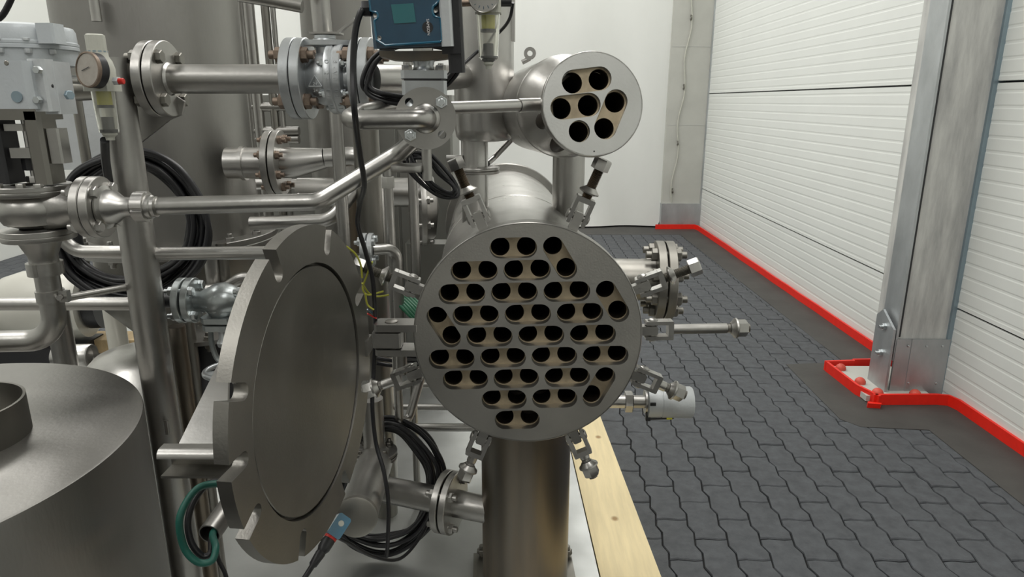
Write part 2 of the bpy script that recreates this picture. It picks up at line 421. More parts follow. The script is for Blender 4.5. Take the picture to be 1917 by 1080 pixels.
# lacing rope and eyelets on the curtain edge
mb = MB(); pts = [V((xe(z)+.04+.02*math.sin(z*9), 8.02, z)) for z in [.32+.12*k for k in range(36)]]
mb.sweep(spline(pts, 4), .008, 8); obj('lacing_rope', mb, ivory, wf)
em = MB(); em.ring((0, 0, 0), (0, -1, 0), .03, .014, .012, 16); em = mesh('eyelet', em, steeld)
for z in (.45, 1.0, 1.62, 2.35): inst('eyelet', em, wf, (xe(z)+.05, 8.03, z), (0, 0, 1))
# pale corner column next to the curtain
mb = MB().box((1.94, 8.12, 2.45), (.46, 0, 0), (0, .16, 0), (0, 0, 4.3)); o = struct('trim_corner_column', mb, concl)
g = MB().box((1.94, 8.11, .15), (.47, 0, 0), (0, .18, 0), (0, 0, .30)); g.box((2.165, 8.05, 2.3), (.02, 0, 0), (0, .05, 0), (0, 0, 4.6)); struct('galvanised_shoe', g, galv, o, kind=None)
for z in (1.2, 2.05, 2.9): struct('score_joint', MB().box((1.94, 8.038, z), (.42, 0, 0), (0, .002, 0), (0, 0, .006)), wallm, o, kind=None)
# rest of the hall (outside the picture)
struct('wall_left', MB().box((-4.95, 2, 2.3), (.1, 0, 0), (0, 12.6, 0), (0, 0, 4.6)), roofm)
struct('wall_back', MB().box((-1.35, -4.1, 2.3), (7.2, 0, 0), (0, .1, 0), (0, 0, 4.6)), wallm)
struct('ceiling', MB().box((-1.35, 2.1, 4.65), (7.4, 0, 0), (0, 12.6, 0), (0, 0, .1)), roofm)
# red taped kerb
kb = bpy.data.objects.new('trim_1', None); C.objects.link(kb); kb['kind'] = 'structure'; kb.location = (WX, 3, 0)
def kerb(pts, h=.055, t=.014):
    mb = MB(); pts = [V(p) for p in pts]; off = []
    for i, p in enumerate(pts):
        a = pts[max(0, i-1)]; b = pts[min(len(pts)-1, i+1)]; d = (b-a).normalized(); off.append(V((d.y, -d.x, 0))*t)
    k = 0
    for p, o_ in zip(pts, off):
        mb.v += [p, p+Z*h, p+Z*h+o_, p+o_]
    for i in range(len(pts)-1):
        for j in range(4): j2 = (j+1) % 4; q = i*4; mb.f.append((q+j, q+j2, q+4+j2, q+4+j))
    mb.f += [(0, 3, 2, 1), tuple(len(mb.v)-4+i for i in (0, 1, 2, 3))]
    return mb
kz = .0028
ya, yb = 3.14, 3.60
def wob(a, b, n, s=.006): return [a.lerp(b, i/n)+V((random.uniform(-s, s)*.5, 0, 0)) for i in range(n+1)]
obj('kerb_tape', kerb(wob(V((2.155, 1.0, kz)), V((2.155, ya-.06, kz)), 9)+[V((2.14, ya-.01, kz)), V((2.09, ya, kz)), V((1.775, ya-.005, kz))]), redt, kb)
obj('kerb_tape', kerb([V((1.790, ya-.02, kz)), V((1.745, ya+.12, kz)), V((1.73, yb-.02, kz))]), redt, kb)
obj('kerb_tape', kerb([V((1.73, yb, kz)), V((1.90, yb+.015, kz))]), redt, kb)
obj('kerb_tape', kerb([V((1.90, yb+.03, kz))]+wob(V((2.15, yb+.04, kz)), V((2.12, 7.93, kz)), 16)+[V((2.10, 7.99, kz)), V((1.64, 7.985, kz))]), redt, kb)
obj('torn_tape_end', MB().prism([V((1.73, ya-.035, kz)), V((1.79, ya-.045, kz)), V((1.80, ya-.03, kz)), V((1.74, ya-.012, kz))], (0, -.004, .025)), redt, kb)
# column
col = thing('hall_column', 'wide whitewashed concrete column with galvanised edges standing by the white wall', 'column', (2.03, 3.3, 0))
yf = 3.235; cl, cr = 1.90, 2.245
obj('concrete_face', MB().box(((cl+.012+2.165)/2, yf+.12, 2.45), (2.163-cl-.012, 0, 0), (0, .22, 0), (0, 0, 4.3)), conc, col)
obj('steel_side', MB().box((cl+.001, yf+.072, 2.4), (.012, 0, 0), (0, .145, 0), (0, 0, 4.4)), galv, col)
obj('seam_gap', MB().box((cl+.013, yf+.006, 2.45), (.008, 0, 0), (0, .010, 0), (0, 0, 4.25)), dark, col)
obj('edge_flashing', MB().box(((2.15+cr)/2, yf+.02, 2.3), (cr-2.15, 0, 0), (0, .05, 0), (0, 0, 4.6)), galvb, col)
obj('foot_sheet', MB().box((1.94, yf+.002, .16), (.078, 0, 0), (0, .012, 0), (0, 0, .31)), galv, col)
obj('foot_sheet', MB().box((2.07, yf-.001, .16), (.19, 0, 0), (0, .012, 0), (0, 0, .31)), galv, col)
sm_ = MB().lathe((0, 0, 0), (0, 0, 1), [(.006, 0), (.005, .003), (0, .004)], 10); sm_ = mesh('screw', sm_, zinc)
for x, y, z in [(1.96, 0, .28), (2.05, 0, .28), (2.13, 0, .28), (1.99, 0, .08), (2.13, 0, .08)]: inst('screw', sm_, col, (x, yf-.008, z), (0, -1, 0))
for z in (.45, .62, 1.0, 1.36, 1.62): inst('screw', sm_, col, (2.185+.02*(z > .7), yf-.006, z), (0, -1, 0))
br = MB().prism([V((cl-.002, yf+.0, .0)), V((cl-.002, yf+.17, 0)), V((cl-.05, yf+.17, .0)), V((cl-.05, yf+.0, .0))], (0, 0, .0))
br = MB(); X0 = cl-.034
br.prism([V((X0, yf-.02, .02)), V((X0, yf+.15, .02)), V((X0, yf+.15, .40)), V((X0, yf+.10, .44)), V((X0, yf-.02, .37))], (.012, 0, 0))
bk = obj('anchor_bracket', br, galv, col)
for z in (.22, .36): bolts(bk, (X0+.006, yf+.06, z), (-1, 0, 0), .0, 1, .02, .012, zinc)
obj('base_plate', MB().box((1.92, 3.37, .022), (.33, 0, 0), (0, .40, 0), (0, 0, .03)), concl, col)
cm = MB().lathe((0, 0, 0), (0, 0, 1), [(.027, 0), (.027, .012), (.022, .022), (.012, .03), (0, .033)], 20); cm = mesh('bolt_cap', cm, redcap)
for x, y in ((1.785, 3.52), (1.80, 3.33), (1.82, 3.19), (2.0, 3.175)): inst('bolt_cap', cm, col, (x, y, .037), (0, 0, 1))
#@@OBJECTS
# ================================================================ OBJECTS
# ---- deck sheet and timber of the skid
def decklane(u, v, z): return G(u, v, z)
DZ = .10
a0, a1 = G(1066, 836, DZ), G(1122, 1080, DZ)
dd = (a0-a1).normalized(); 
sk = thing('skid_deck', 'large galvanised sheet deck under the whole plant', 'deck', (-1.0, 2.4, 0))
e0 = a1-dd*1.0; e1 = a1+dd*4.0
pp = [e0, e1, e1-SX*2.6, e0-SX*2.6]
obj('deck_sheet', MB().prism([V((p.x, p.y, DZ-.006)) for p in pp], (0, 0, .006)), sheet, sk)
obj('frame_beam', MB().prism([V((p.x, p.y, .004)) for p in [e0-SX*.02, e1-SX*.02, e1-SX*.09, e0-SX*.09]], (0, 0, DZ-.012)), steeld, sk)
b0, b1 = G(1124, 780, DZ), G(1238, 1080, DZ); d2 = (b0-b1).normalized()
l0, l1 = a1-dd*.7, a1+dd*1.9; r0, r1 = b1-d2*.7, b1+d2*1.9
single('timber_plank', MB().prism([V((p.x, p.y, .003)) for p in [l0+SX*.004, r0, r1, l1+SX*.004]], (0, 0, DZ-.002)), wood, 'long pale pine plank with knots beside the steel deck on the dark paving', 'plank')
# ---- tube sheet machinery
def arc(cx, cy, r, t0, t1, n=12): return [(cx+r*math.cos(t0+(t1-t0)*k/n), cy+r*math.sin(t0+(t1-t0)*k/n)) for k in range(n+1)]
def slot(x0, y0, x1, y1, r):
    t = math.atan2(y1-y0, x1-x0); return arc(x1, y1, r, t-PI/2, t+PI/2)[:]+arc(x0, y0, r, t+PI/2, t+1.5*PI)[:]
def circ(x, y, r, n=28): return [(x+r*math.cos(2*PI*k/n), y+r*math.sin(2*PI*k/n)) for k in range(n)]
def pframe(th, ph):
    n = V((math.cos(ph)*math.sin(th), -math.cos(ph)*math.cos(th), math.sin(ph))); a = Z.cross(n).normalized(); b = n.cross(a)
    return a, b, n
def tubesheet(parent, c, th, ph, R, slots, rs, rt, face, depth=.022, back=.03, recess=None):
    a, b, n = pframe(th, ph); M = Matrix(((a.x, b.x, n.x), (a.y, b.y, n.y), (a.z, b.z, n.z)))
    holes = [slot(*s, rs) if len(s) == 4 else circ(*s, rs*.93) for s in slots]
    f = inst('tube_sheet', plate2d(circ(0, 0, R-.002, 128), holes, depth/2, face, 'tube_sheet'), parent, c-n*depth/2, mtx=M)
    tubes = []
    for s in slots: tubes += [s[:2], s[2:]] if len(s) == 4 else [s]
    inst('slot_floor', plate2d(circ(0, 0, R-.006, 96), [circ(x, y, rt, 24) for x, y in tubes], .004, slotm, 'slot_floor'), parent, c-n*(depth+.004), mtx=M)
    mb = MB(); mb.lathe((0, 0, -.26), (0, 0, 1), [(0, 0), (rt, 0), (rt, .26)], 24, cap=False); me = mesh('tube', mb, borem)
    for x, y in tubes: inst('tube', me, parent, c-n*(depth+.003)+a*x+b*y, mtx=M)
    return a, b, n
FC = P(988.3, 629.1, 1.4774); h_, v_ = .0296, .0513
ROT = math.radians(1.3)
def hx(k, r):
    x, y = k*h_+.0008, (4-r)*v_; return x*math.cos(ROT)-y*math.sin(ROT), x*math.sin(ROT)+y*math.cos(ROT)
S = []
for r, ks in enumerate([[-1], [-4, 0], [-5, -1, 3], [-4, 0, 4], [-3, 1, 5], [-6, -2, 2, 6], [-5, -1, 3], [-2, 2], [-1]]):
    for k in ks: S.append((*hx(k-1, r), *hx(k+1, r)))
for (k0, r0_), (k1, r1_) in [((2, 0), (3, 1)), ((6, 2), (7, 3)), ((-7, 3), (-6, 4)), ((6, 6), (5, 7))]: S.append((*hx(k0, r0_), *hx(k1, r1_)))
he = thing('heat_exchanger', 'large steel heat exchanger, round plate full of oblong slots, its lid swung open', 'heat exchanger', (FC.x, FC.y+.1, .1))
A, B, N = tubesheet(he, FC, .0107, .039, .262, S, .0232, .0214, platem, depth=.025)
rim = MB(); rim.lathe(FC-N*.055, N, [(.236, 0), (.260, 0), (.262, .002), (.262, .0535), (.2605, .055), (.2585, .055), (.2585, .030), (.236, .030)], 96, cap=False); obj('flange_rim', rim, steel, he)
# shell
AX = V((-.050, 1, 0)).normalized(); s0 = FC-N*.05
sh = MB(); sh.lathe(s0, AX, [(.236, 0), (.236, 1.42)], 72, cap=False); obj('shell', sh, steelb, he)
we = MB(); we.lathe(s0+AX*.0, AX, [(.236, 0), (.241, .004), (.236, .012)], 72, cap=False); we.lathe(s0+AX*.62, AX, [(.236, 0), (.2375, .003), (.236, .006)], 72, cap=False); obj('weld_seam', we, steel, he)
rf = MB(); rf.lathe(s0+AX*1.42, AX, [(.236, 0), (.262, 0), (.265, .003), (.265, .03), (.262, .033), (.236, .036), (.22, .08), (.12, .14), (0, .16)], 72); obj('rear_flange', rf, steel, he)
# swing bolts
nutm = {}
def swing(ang, ltype, tilt=0.0, L=.12, off=.034, nutax=0.0, tw=0.0):
    t = math.radians(ang); e = A*math.cos(t)+B*math.sin(t); et = -A*math.sin(t)+B*math.cos(t)
    o = FC-N*off+e*.262
    lb = MB(); lb.box(o+e*.016, e*.050, et*.021, N*.024, ch=.003); root = obj('swing_bolt', lb, steel, he)
    pv = o+e*.030
    d = (e*math.cos(tilt)+N*math.sin(tilt)).normalized(); nn = d.cross(et).normalized()
    tw_ = math.radians(tw)
    fk = MB()
    for s in (-1, 1): fk.box(pv+et*s*.0180+d*.010, d*.056, et*.0085, nn*.028, ch=.002)
    fk.box(pv+d*.041, d*.012, et*.0445, nn*.028, ch=.002); obj('fork', fk, steelb, root)
    pn = MB(); pn.cyl(pv-et*.026, pv+et*.026, .0075, n=18)
    for s in (-1, 1): pn.lathe(pv+et*s*.0222, et*s, [(.0115, 0), (.0115, .002), (.008, .0045), (0, .005)], 20)
    obj('pin', pn, steel, root)
    q = pv+d*.046
    if ltype == 'a':
        rd = MB(); rd.thread(q, q+d*(L-.01), .0118); obj('threaded_rod', rd, pillm if ang in (67.5, 112.5) else steeld, root)
        cl_ = MB(); cl_.lathe(q+d*.010, d, [(.014, 0), (.0225, .003), (.0235, .006), (.015, .013), (.0125, .016)], 28); obj('collar', cl_, steel, root)
        nt = MB(); nt.hex(q+d*(L-.022), d, .035, .025, rot=.3); obj('nut', nt, steelb, root)
    else:
        rd = MB(); rd.cyl(q, q+d*(L-.045), .0118, n=20); rd.thread(q+d*(L-.045), q+d*(L+.008), .0110); obj('threaded_rod', rd, steel, root)
        cl_ = MB(); cl_.lathe(q+d*(L-.036), d, [(.013, 0), (.018, .006), (.0235, .010), (.024, .014), (.018, .017)], 28); obj('collar', cl_, steel, root)
        nt = MB(); nt.hex(q+d*(L-.020), d, .035, .022, rot=.2); obj('nut', nt, steel, root)
swing(67.5, 'a', .10, .090); swing(112.5, 'a', .02, .090); swing(22.5, 'a', .12, .082); swing(157.5, 'a', .08, .088)
swing(1, 'b', .0, .172); swing(-22.5, 'b', .05, .062); swing(-66, 'b', .12, .055); swing(-112.5, 'b', .05, .062); swing(201, 'b', -.02, .075)
# hinge on the shell side
hp = P(733, 604, 1.50)
hb = MB(); hr = FC-N*.034
for zz_, th_ in ((hp.z-.006, .017), (hp.z-.066, .015)):
    hb.box(V(((hp.x-.035+hr.x-.25)/2, hp.y, zz_)), V((hr.x-.245-hp.x+.035, 0, 0)), V((0, .052, 0)), V((0, 0, th_)), ch=.007)
hg = obj('hinge_bracket', hb, steel, he)
pn = MB(); pn.cyl((hp.x, hp.y, hp.z-.08), (hp.x, hp.y, hp.z+.002), .011, n=20); pn.lathe((hp.x, hp.y, hp.z+.002), Z, [(.015, 0), (.015, .002), (.012, .004), (0, .004)], 24); obj('hinge_pin', pn, steeld, hg)
# legs of the shell: big pillar under it
pc = P(984, 900, 1.67)
pl = MB(); pl.cyl((pc.x, pc.y, DZ), (pc.x, pc.y, FC.z-.17), .1205, n=64); pil = obj('support_column', pl, pillm, he, 'dark heat-tinted round support column')
fp = MB().box((pc.x, pc.y, DZ+.009), SX*.30, SD*.30, Z*.016); obj('foot_plate', fp, steeld, pil); bolts(pil, (pc.x, pc.y, DZ+.02), Z, .37, 4, .016, .02, steeld)
# ---- lid
LT = 1.4511; LC = P(590.76, 727.4, 1.1563); ln = V((math.sin(LT), -math.cos(LT), 0)); lf = V((math.cos(LT), math.sin(LT), 0))
def lidpoly(R, sw=.0135, sd=.052):
    out = []; cuts = sorted([(22.5+45*k) for k in range(8)]+[180]); 
    for i, c_ in enumerate(cuts):
        c_ = math.radians(c_); hw = math.asin(sw/R)
        nx = math.radians(cuts[(i+1) % len(cuts)])+(2*PI if i == len(cuts)-1 else 0)
        e = (math.cos(c_), math.sin(c_)); t = (-e[1], e[0]); ri = R-sd+sw
        out.append((R*math.cos(c_-hw), R*math.sin(c_-hw)))
        ang0 = math.atan2(-t[1], -t[0])
        for k in range(9):
            q = PI*k/8; out.append((e[0]*ri-t[0]*sw*math.cos(q)-e[0]*sw*math.sin(q), e[1]*ri-t[1]*sw*math.cos(q)-e[1]*sw*math.sin(q)))
        out.append((R*math.cos(c_+hw), R*math.sin(c_+hw)))
        n = max(2, int((nx-c_)/.06))
        for k in range(1, n): q = c_+hw+(nx-c_-2*hw)*k/n; out.append((R*math.cos(q), R*math.sin(q)))
    return out
LM = Matrix(((lf.x, 0, ln.x), (lf.y, 0, ln.y), (0, 1, 0)))
# right-handed frame: x=lf, z=ln, y = ln x lf
ly = ln.cross(lf); LM = Matrix(((lf.x, ly.x, ln.x), (lf.y, ly.y, ln.y), (lf.z, ly.z, ln.z)))
lidp = lidpoly(.30)
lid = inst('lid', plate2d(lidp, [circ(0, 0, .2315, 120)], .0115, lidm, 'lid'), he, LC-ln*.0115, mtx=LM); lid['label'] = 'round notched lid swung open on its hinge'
def sub(name, mb, m, par, label=None):
    o = bpy.data.objects.new(name, mesh(name, mb, m)); C.objects.link(o); o.parent = par; o.matrix_parent_inverse = (Matrix.Translation(he.location) @ par.matrix_basis).inverted()
    return o
sub('lid_back_plate', MB().lathe(LC-ln*.023, ln, [(0, 0), (.2312, 0)], 96, cap=False).lathe(LC-ln*.0225, ln, [(.2313, 0), (.2313, .0065), (0, .0065)], 96, cap=False), lidm, lid)
sub('raised_face', MB().lathe(LC-ln*.017, ln, [(.226, 0), (.226, .0125), (.2245, .0140), (0, .0140)], 120, cap=False), lidm, lid)
hx0 = V((hp.x, hp.y, hp.z-.037)); he_ = LC+lf*.285-ln*.0115; he_.z = hx0.z
dh = hx0-he_
sub('hinge_tongue', MB().box(hx0+V((-.010, 0, 0)), (.066, .0, 0), (0, .046, 0), (0, 0, .036), ch=.004).box(he_+V((.0, .01, 0)), V((.03, -.003, 0)), V((0, .05, 0)), Z*.036), steel, lid)
# grooves machined along the flat edge: davit bracket welded to the back of the lid
# ---- small exchanger
sc_ = P(1110.2, 194.9, 1.4650); sth, sph = .159, .17
se = thing('tube_bundle_exchanger', 'smaller steel exchanger with seven dark holes in its pale round plate, up right', 'heat exchanger', (sc_.x, sc_.y, 1.0), None)
q8 = [(-.041, .045), (.016, .052), (-.066, -.007), (-.008, -.001), (.050, .006), (-.030, -.055), (.026, -.048)]
A2, B2, N2 = tubesheet(se, sc_, sth, sph, .1075, [(*q8[0], *q8[1]), (*q8[2], *q8[3]), (*q8[4], *q8[6]), q8[5]], .0243, .0215, platel, depth=.012)
rim = MB(); rim.lathe(sc_-N2*.022, N2, [(.075, -.02), (.100, 0), (.1075, .004), (.1075, .0205), (.1063, .022), (.1045, .022), (.1045, .008)], 80, cap=False); obj('flange_rim', rim, steel, se)
ax2 = V((-.155, 1, -.02)).normalized(); o2 = sc_-N2*.018
sb = MB(); sb.lathe(o2, ax2, [(.082, 0), (.084, .12), (.086, .125), (.088, .15), (.112, .19), (.121, .24), (.121, .62), (.10, .70), (.05, .74), (0, .75)], 64, cap=False); obj('shell', sb, steelb, se)
we = MB(); we.lathe(o2+ax2*.115, ax2, [(.084, 0), (.0885, .004), (.084, .010)], 60, cap=False); we.lathe(o2+ax2*.24, ax2, [(.121, 0), (.1225, .003), (.121, .006)], 60, cap=False); we.lathe(o2+ax2*0, ax2, [(.082, 0), (.0875, .003), (.082, .010)], 60, cap=False); obj('weld_seam', we, steel, se)
lg = P(1065, 300, 2.1); tz = o2.z-.06
lgm = MB(); lgm.cyl((lg.x, lg.y, FC.z+.16), (lg.x, lg.y, tz), .049, n=40); leg2 = obj('support_leg', lgm, steel, se)
we = MB(); we.sphere((lg.x, lg.y, FC.z+.185), .052, 24, (1.12, 1.12, .35)); 
# lifting eye on top of the shell
le = P(992, 100, 1.85); lm = MB(); lm.ring(le-V((0, .006, 0)), (0, 1, 0), .0155, .007, .012, 28); lm.cyl(le-Z*.012-V((.02, 0, .01)), le-Z*.012, .006); obj('lifting_eye', lm, steel, se)
pin = MB(); pin.cyl(sc_-N2*.0005+B2*-.0965+A2*.001, sc_+N2*.0002+B2*-.0965+A2*.001, .0018, n=12); obj('marking_hole', pin, dark, se)
# ---------------------------------------------------------------- tanks
def vert(u, v, Y, z0, z1):
    p = P(u, v, Y); return V((p.x, p.y, z0)), V((p.x, p.y, z1))
tk = thing('storage_tank', 'low wide round steel tank in the bottom left corner with a short neck', 'tank', (-1.173, 1.096, DZ))
obj('tank_body', MB().lathe((-1.173, 1.096, 0), Z, [(.446, DZ), (.446, .842), (.4445, .848), (.440, .850), (.0, .852)], 128, cap=False), tankm, tk)
q = G(38, 826, .85); nr = .11
obj('neck', MB().ring((q.x-nr, q.y, .851), Z, nr, nr-.005, .072, 64), steeld, tk)
# raised cone flank to the right of the tank body (stiffening rib)
tl = V((-1.165, 2.30, 0))
lt = thing('process_tank', 'tall wide steel tank behind the post at left, running out of the top', 'tank', (tl.x, tl.y, DZ))
obj('tank_body', MB().lathe(tl, Z, [(.268, 1.03), (.268, 2.6), (0, 2.7)], 96, cap=False), tankm, lt)
rg = obj('bottom_flange', MB().lathe(tl, Z, [(.20, .995), (.326, .995), (.328, .997), (.328, 1.010), (.326, 1.012), (.326, 1.015), (.328, 1.017), (.328, 1.030), (.326, 1.032), (.2, 1.032)], 96, cap=False), steel, lt)
bolts(rg, tl+Z*1.013, Z, .602, 16, .016, .036, steel)
obj('lower_shell', MB().lathe(tl, Z, [(.05, .60), (.14, .66), (.255, .80), (.262, .995)], 96, cap=False), steeld, lt)
for k in range(3):
    a = 2*PI*k/3+.5; p = tl+V((math.cos(a), math.sin(a), 0))*.22; obj('leg', MB().cyl((p.x, p.y, DZ), (p.x, p.y, .80), .024), steeld, lt)
# nozzle with flange pair, eccentric reducer and pipe elbow going down
c = P(517, 305, 2.16)
noz = thing('tank_nozzle_pipe', 'flanged pipe with reducer leaving the tall tank to the right', 'pipe', (c.x, c.y, c.z-.1))
obj('nozzle', MB().cyl(c-SX*.15, c-SX*.02, .048).ring(c-SX*.105, SX, .053, .047, .012), steelb, noz)
flange(noz, c, SX, .100, .020, .05, steel, 8, .014, .004, rust, stud=1)
e = c+SX*.022
rd = MB(); k0 = []
pr_ = [(e, .047), (e+SX*.03, .047), (e+SX*.10+Z*.010, .036), (e+SX*.13+Z*.014, .031)]
obj('reducer', MB().sweep([p for p, r in pr_], [r for p, r in pr_], 32), steelb, noz)
e2 = e+SX*.13+Z*.014; pe = P(700, 330, 2.2)
obj('elbow_pipe', MB().pipe([e2, V((pe.x, e2.y+.02, e2.z+.01)), V((pe.x, e2.y+.03, 1.05)), V((pe.x, e2.y+.03, DZ))], .030, .085), steelb, noz)
# ---------------------------------------------------------------- post and frame
pp0 = P(262, 480, 1.45)
po = thing('frame_post', 'round steel frame post rising from behind the low tank at left', 'post', (pp0.x, pp0.y, DZ))
ptop = P(207, 108, 1.45).z
obj('post', MB().cyl((pp0.x, pp0.y, DZ), (pp0.x, pp0.y, ptop), .0355, n=40), steel, po)
def bar(nm, a, b, r, m, par, **k): return obj(nm, MB().cyl(a, b, r, **k), m, par)
a = P(247, 568, 1.45); bar('cross_tube', V((pp0.x, a.y, a.z)), V((pp0.x-1.1, a.y-.02, a.z)), .0150, steel, po)
a = P(292, 475, 1.46); bar('cross_tube', V((pp0.x+.03, a.y, a.z)), V((pp0.x+.42, a.y+.02, a.z)), .0145, steelb, po)
obj('cross_tube', MB().pipe([V((pp0.x-.03, a.y, a.z+.004)), V((P(120, 474, 1.46).x, a.y, a.z+.004)), V((P(112, 440, 1.46).x, a.y, a.z+.16))], .0145, .05), steel, po)
bar('brace', P(112, 560, 1.33), P(238, 537, 1.43), .0075, steel, po)
a = P(312, 800, 1.41); obj('lug', MB().box(a, (.012, 0, 0), (0, .004, 0), (0, 0, .035), ch=.003), steelb, po)
# gusset plate and saddle at the top of the post
gz = P(250, 165, 1.52)
obj('gusset', MB().prism([P(238, 163, 1.52), P(312, 168, 1.52), P(345, 190, 1.52), P(340, 215, 1.52), P(318, 224, 1.52), P(262, 268, 1.52), P(246, 270, 1.52)], (0, .008, 0)), steel, po)
# second pipes of the frame, behind
fr = thing('pipe_rack', 'rack of thin upright steel tubes with rungs in front of the white tarpaulin', 'frame', P(500, 500, 2.9))
for u, r in ((453, 11), (467, 9), (480, 11), (510, 8), (524, 5)):
    t0 = P(u, 170, 2.9); bar('upright', V((t0.x, t0.y, DZ)), V((t0.x, t0.y, 2.5)), px(r, u, 170, 2.9)*.95, steel if u != 510 else steeld, fr)
for v in (201, 246, 262):
    t0 = P(450, v, 2.9); bar('rung', t0, P(560, v-1, 2.9), px(8, 500, v, 2.9), steel, fr)
t0 = P(440, -10, 2.75); bar('top_rail', t0, P(566, 13, 2.75), px(11, 500, 0, 2.75), steel, fr)
# tall rear vessel
rv = P(630, 60, 3.05); rr_ = px(64, 630, 60, 3.05)
single('rear_vessel', MB().lathe((rv.x, rv.y, 0), Z, [(rr_*.9, DZ), (rr_, .2), (rr_, 2.7), (0, 2.8)], 72, cap=False), tankm, 'tall narrow grey steel vessel behind the silver ball valve', 'tank')
# big horizontal pipe far behind and round end cover
hb_ = P(560, 360, 2.75); he2 = P(790, 360, 2.75)
hp_ = thing('header_pipe', 'thick bright horizontal header pipe behind the bent pipe, left of the exchanger', 'pipe', hb_-Z*.06)
bar('pipe', hb_, he2, px(27, 700, 360, 2.75), steelb, hp_, n=40)
cv = P(815, 400, 2.5); obj('end_cover', MB().lathe(P(785, 388, 2.75), V((1, .2, 0)), [(.01, 0), (.17, 0), (.172, .004), (.172, .02), (.16, .024), (.12, .06), (0, .08)], 64), steel, hp_)
bolts(hp_, P(787, 388, 2.75), V((1, .2, 0)), .31, 10, .018, .03, steel)
p2 = P(470, 345, 2.75); bar('branch_pipe', p2, P(660, 345, 2.75), px(10, 600, 345, 2.75), steelb, hp_)
p2 = P(480, 412, 2.3)
single('return_pipe', MB().pipe([P(470, 418, 2.0), P(620, 413, 2.0), P(668, 350, 2.05)], px(13, 600, 413, 2.0), .07), steelb, 'thin bright pipe running horizontally just above the round lid', 'pipe')
# cabinet behind
cb = thing('steel_cabinet', 'plain dull steel cabinet standing behind the pipes left of the exchanger', 'cabinet', V((P(640, 500, 3.3).x, 3.5, DZ)))
x0, x1 = P(448, 400, 3.3).x, P(850, 400, 3.3).x; zt = P(600, 178, 3.3).z
obj('body', MB().box(((x0+x1)/2, 3.5, (zt+DZ)/2), (x1-x0, 0, 0), (0, .4, 0), (0, 0, zt-DZ), ch=.01), cabm, cb)
for i in range(4):
    xa = x0+(x1-x0)*(i+.5)/4; obj('door', MB().box((xa, 3.293, (zt+DZ)/2), ((x1-x0)/4-.012, 0, 0), (0, .012, 0), (0, 0, zt-DZ-.04), ch=.003), cabm, cb)
sp_c = P(815, 520, 2.7); single('junction_box', MB().box(sp_c, V((.22, 0, 0)), V((0, .1, 0)), V((0, 0, .30)), ch=.006), cabm, 'square dull steel box just left of the exchanger shell', 'box')
# vertical pipes in the middle
def vpipe(u, v0, v1, Y, r, m, lab, nm='upright_pipe', cat='pipe'):
    a, b = P(u, (v0+v1)/2, Y), None; z0, z1 = P(u, v1, Y).z, P(u, v0, Y).z
    if z0 < .6: z0 = DZ
    return single(nm, MB().cyl((a.x, a.y, z0), (a.x, a.y, z1), px(r, u, (v0+v1)/2, Y), n=28), m, lab, cat)
vpipe(636, 175, 470, 1.95, 12, steel, 'slim upright tube standing in front of the rear vessel')
vpipe(700, 180, 880, 2.05, 23, steeld, 'thick dark upright pipe behind the hanging black cable')
vpipe(664, 330, 470, 2.25, 20, pillm, 'brownish upright pipe behind the top of the round lid')
vpipe(775, 100, 700, 1.95, 9, steel, 'thin upright tube just left of the flanged small valve')
o = thing('drain_tube', 'thin upright tube with screw fitting, hooking round below the lid hinge', 'pipe', P(735, 800, 1.78))
a = P(737, 560, 1.78); zt1 = P(737, 330, 1.78).z; zb = P(737, 788, 1.78).z
obj('tube', MB().pipe([V((a.x, a.y, zt1)), V((a.x, a.y, zb)), V((a.x+.02, a.y+.03, zb-.012)), V((a.x+.085, a.y+.12, zb+.20))], .0125, .02), steel, o)
obj('fitting', MB().hex((a.x, a.y, zt1-.03), Z, .030, .03).cyl((a.x, a.y, zt1), (a.x, a.y, zt1+.03), .009), steel, o)
# rails low between lid and pillar
ra = thing('lower_rails', 'two low horizontal steel tubes between lid and support column', 'frame', P(800, 800, 2.1))
bar('rail', P(690, 762, 2.2), P(900, 762, 2.2), .0115, steelb, ra); bar('rail', P(760, 800, 1.95), P(910, 800, 1.95), .0125, steelb, ra)
bar('rail', P(760, 722, 2.3), P(900, 716, 2.3), .0105, steel, ra); a = P(775, 760, 2.08); bar('upright', V((a.x, a.y, DZ)), V((a.x, a.y, P(775, 715, 2.08).z)), .0115, steel, ra)
# ---------------------------------------------------------------- long horizontal pipe + ball valve (upper left)
YB = 1.50
pc0 = P(430, 150, YB); pr0 = px(26.5, 430, 150, YB)
lp = thing('flanged_pipe', 'straight horizontal pipe with rusty bolted flange before the tall tank', 'pipe', P(290, 200, YB))
pA = P(300, 152, YB); pB = V((P(537, 150, YB).x, YB, pA.z))
pA.z = pB.z = P(430, 148, YB).z
bar('pipe', pA, pB, pr0, steel, lp, n=40)
obj('weld_seam', MB().lathe(pA+V((.018, 0, 0)), (1, 0, 0), [(pr0, 0), (pr0+.004, .004), (pr0, .009)], 32), steelb, lp)
bar('pipe_stub', pA-V((.085, 0, 0)), pA, pr0*.9, steel, lp, n=36)
flange(lp, pA, (1, 0, 0), .077, .020, .02, steel, 4, .015, .003, steeld, phase=.5, stud=0)
bar('bearer_tube', P(95, 170, 1.60), P(250, 160, 1.60), .026, steeld, lp)
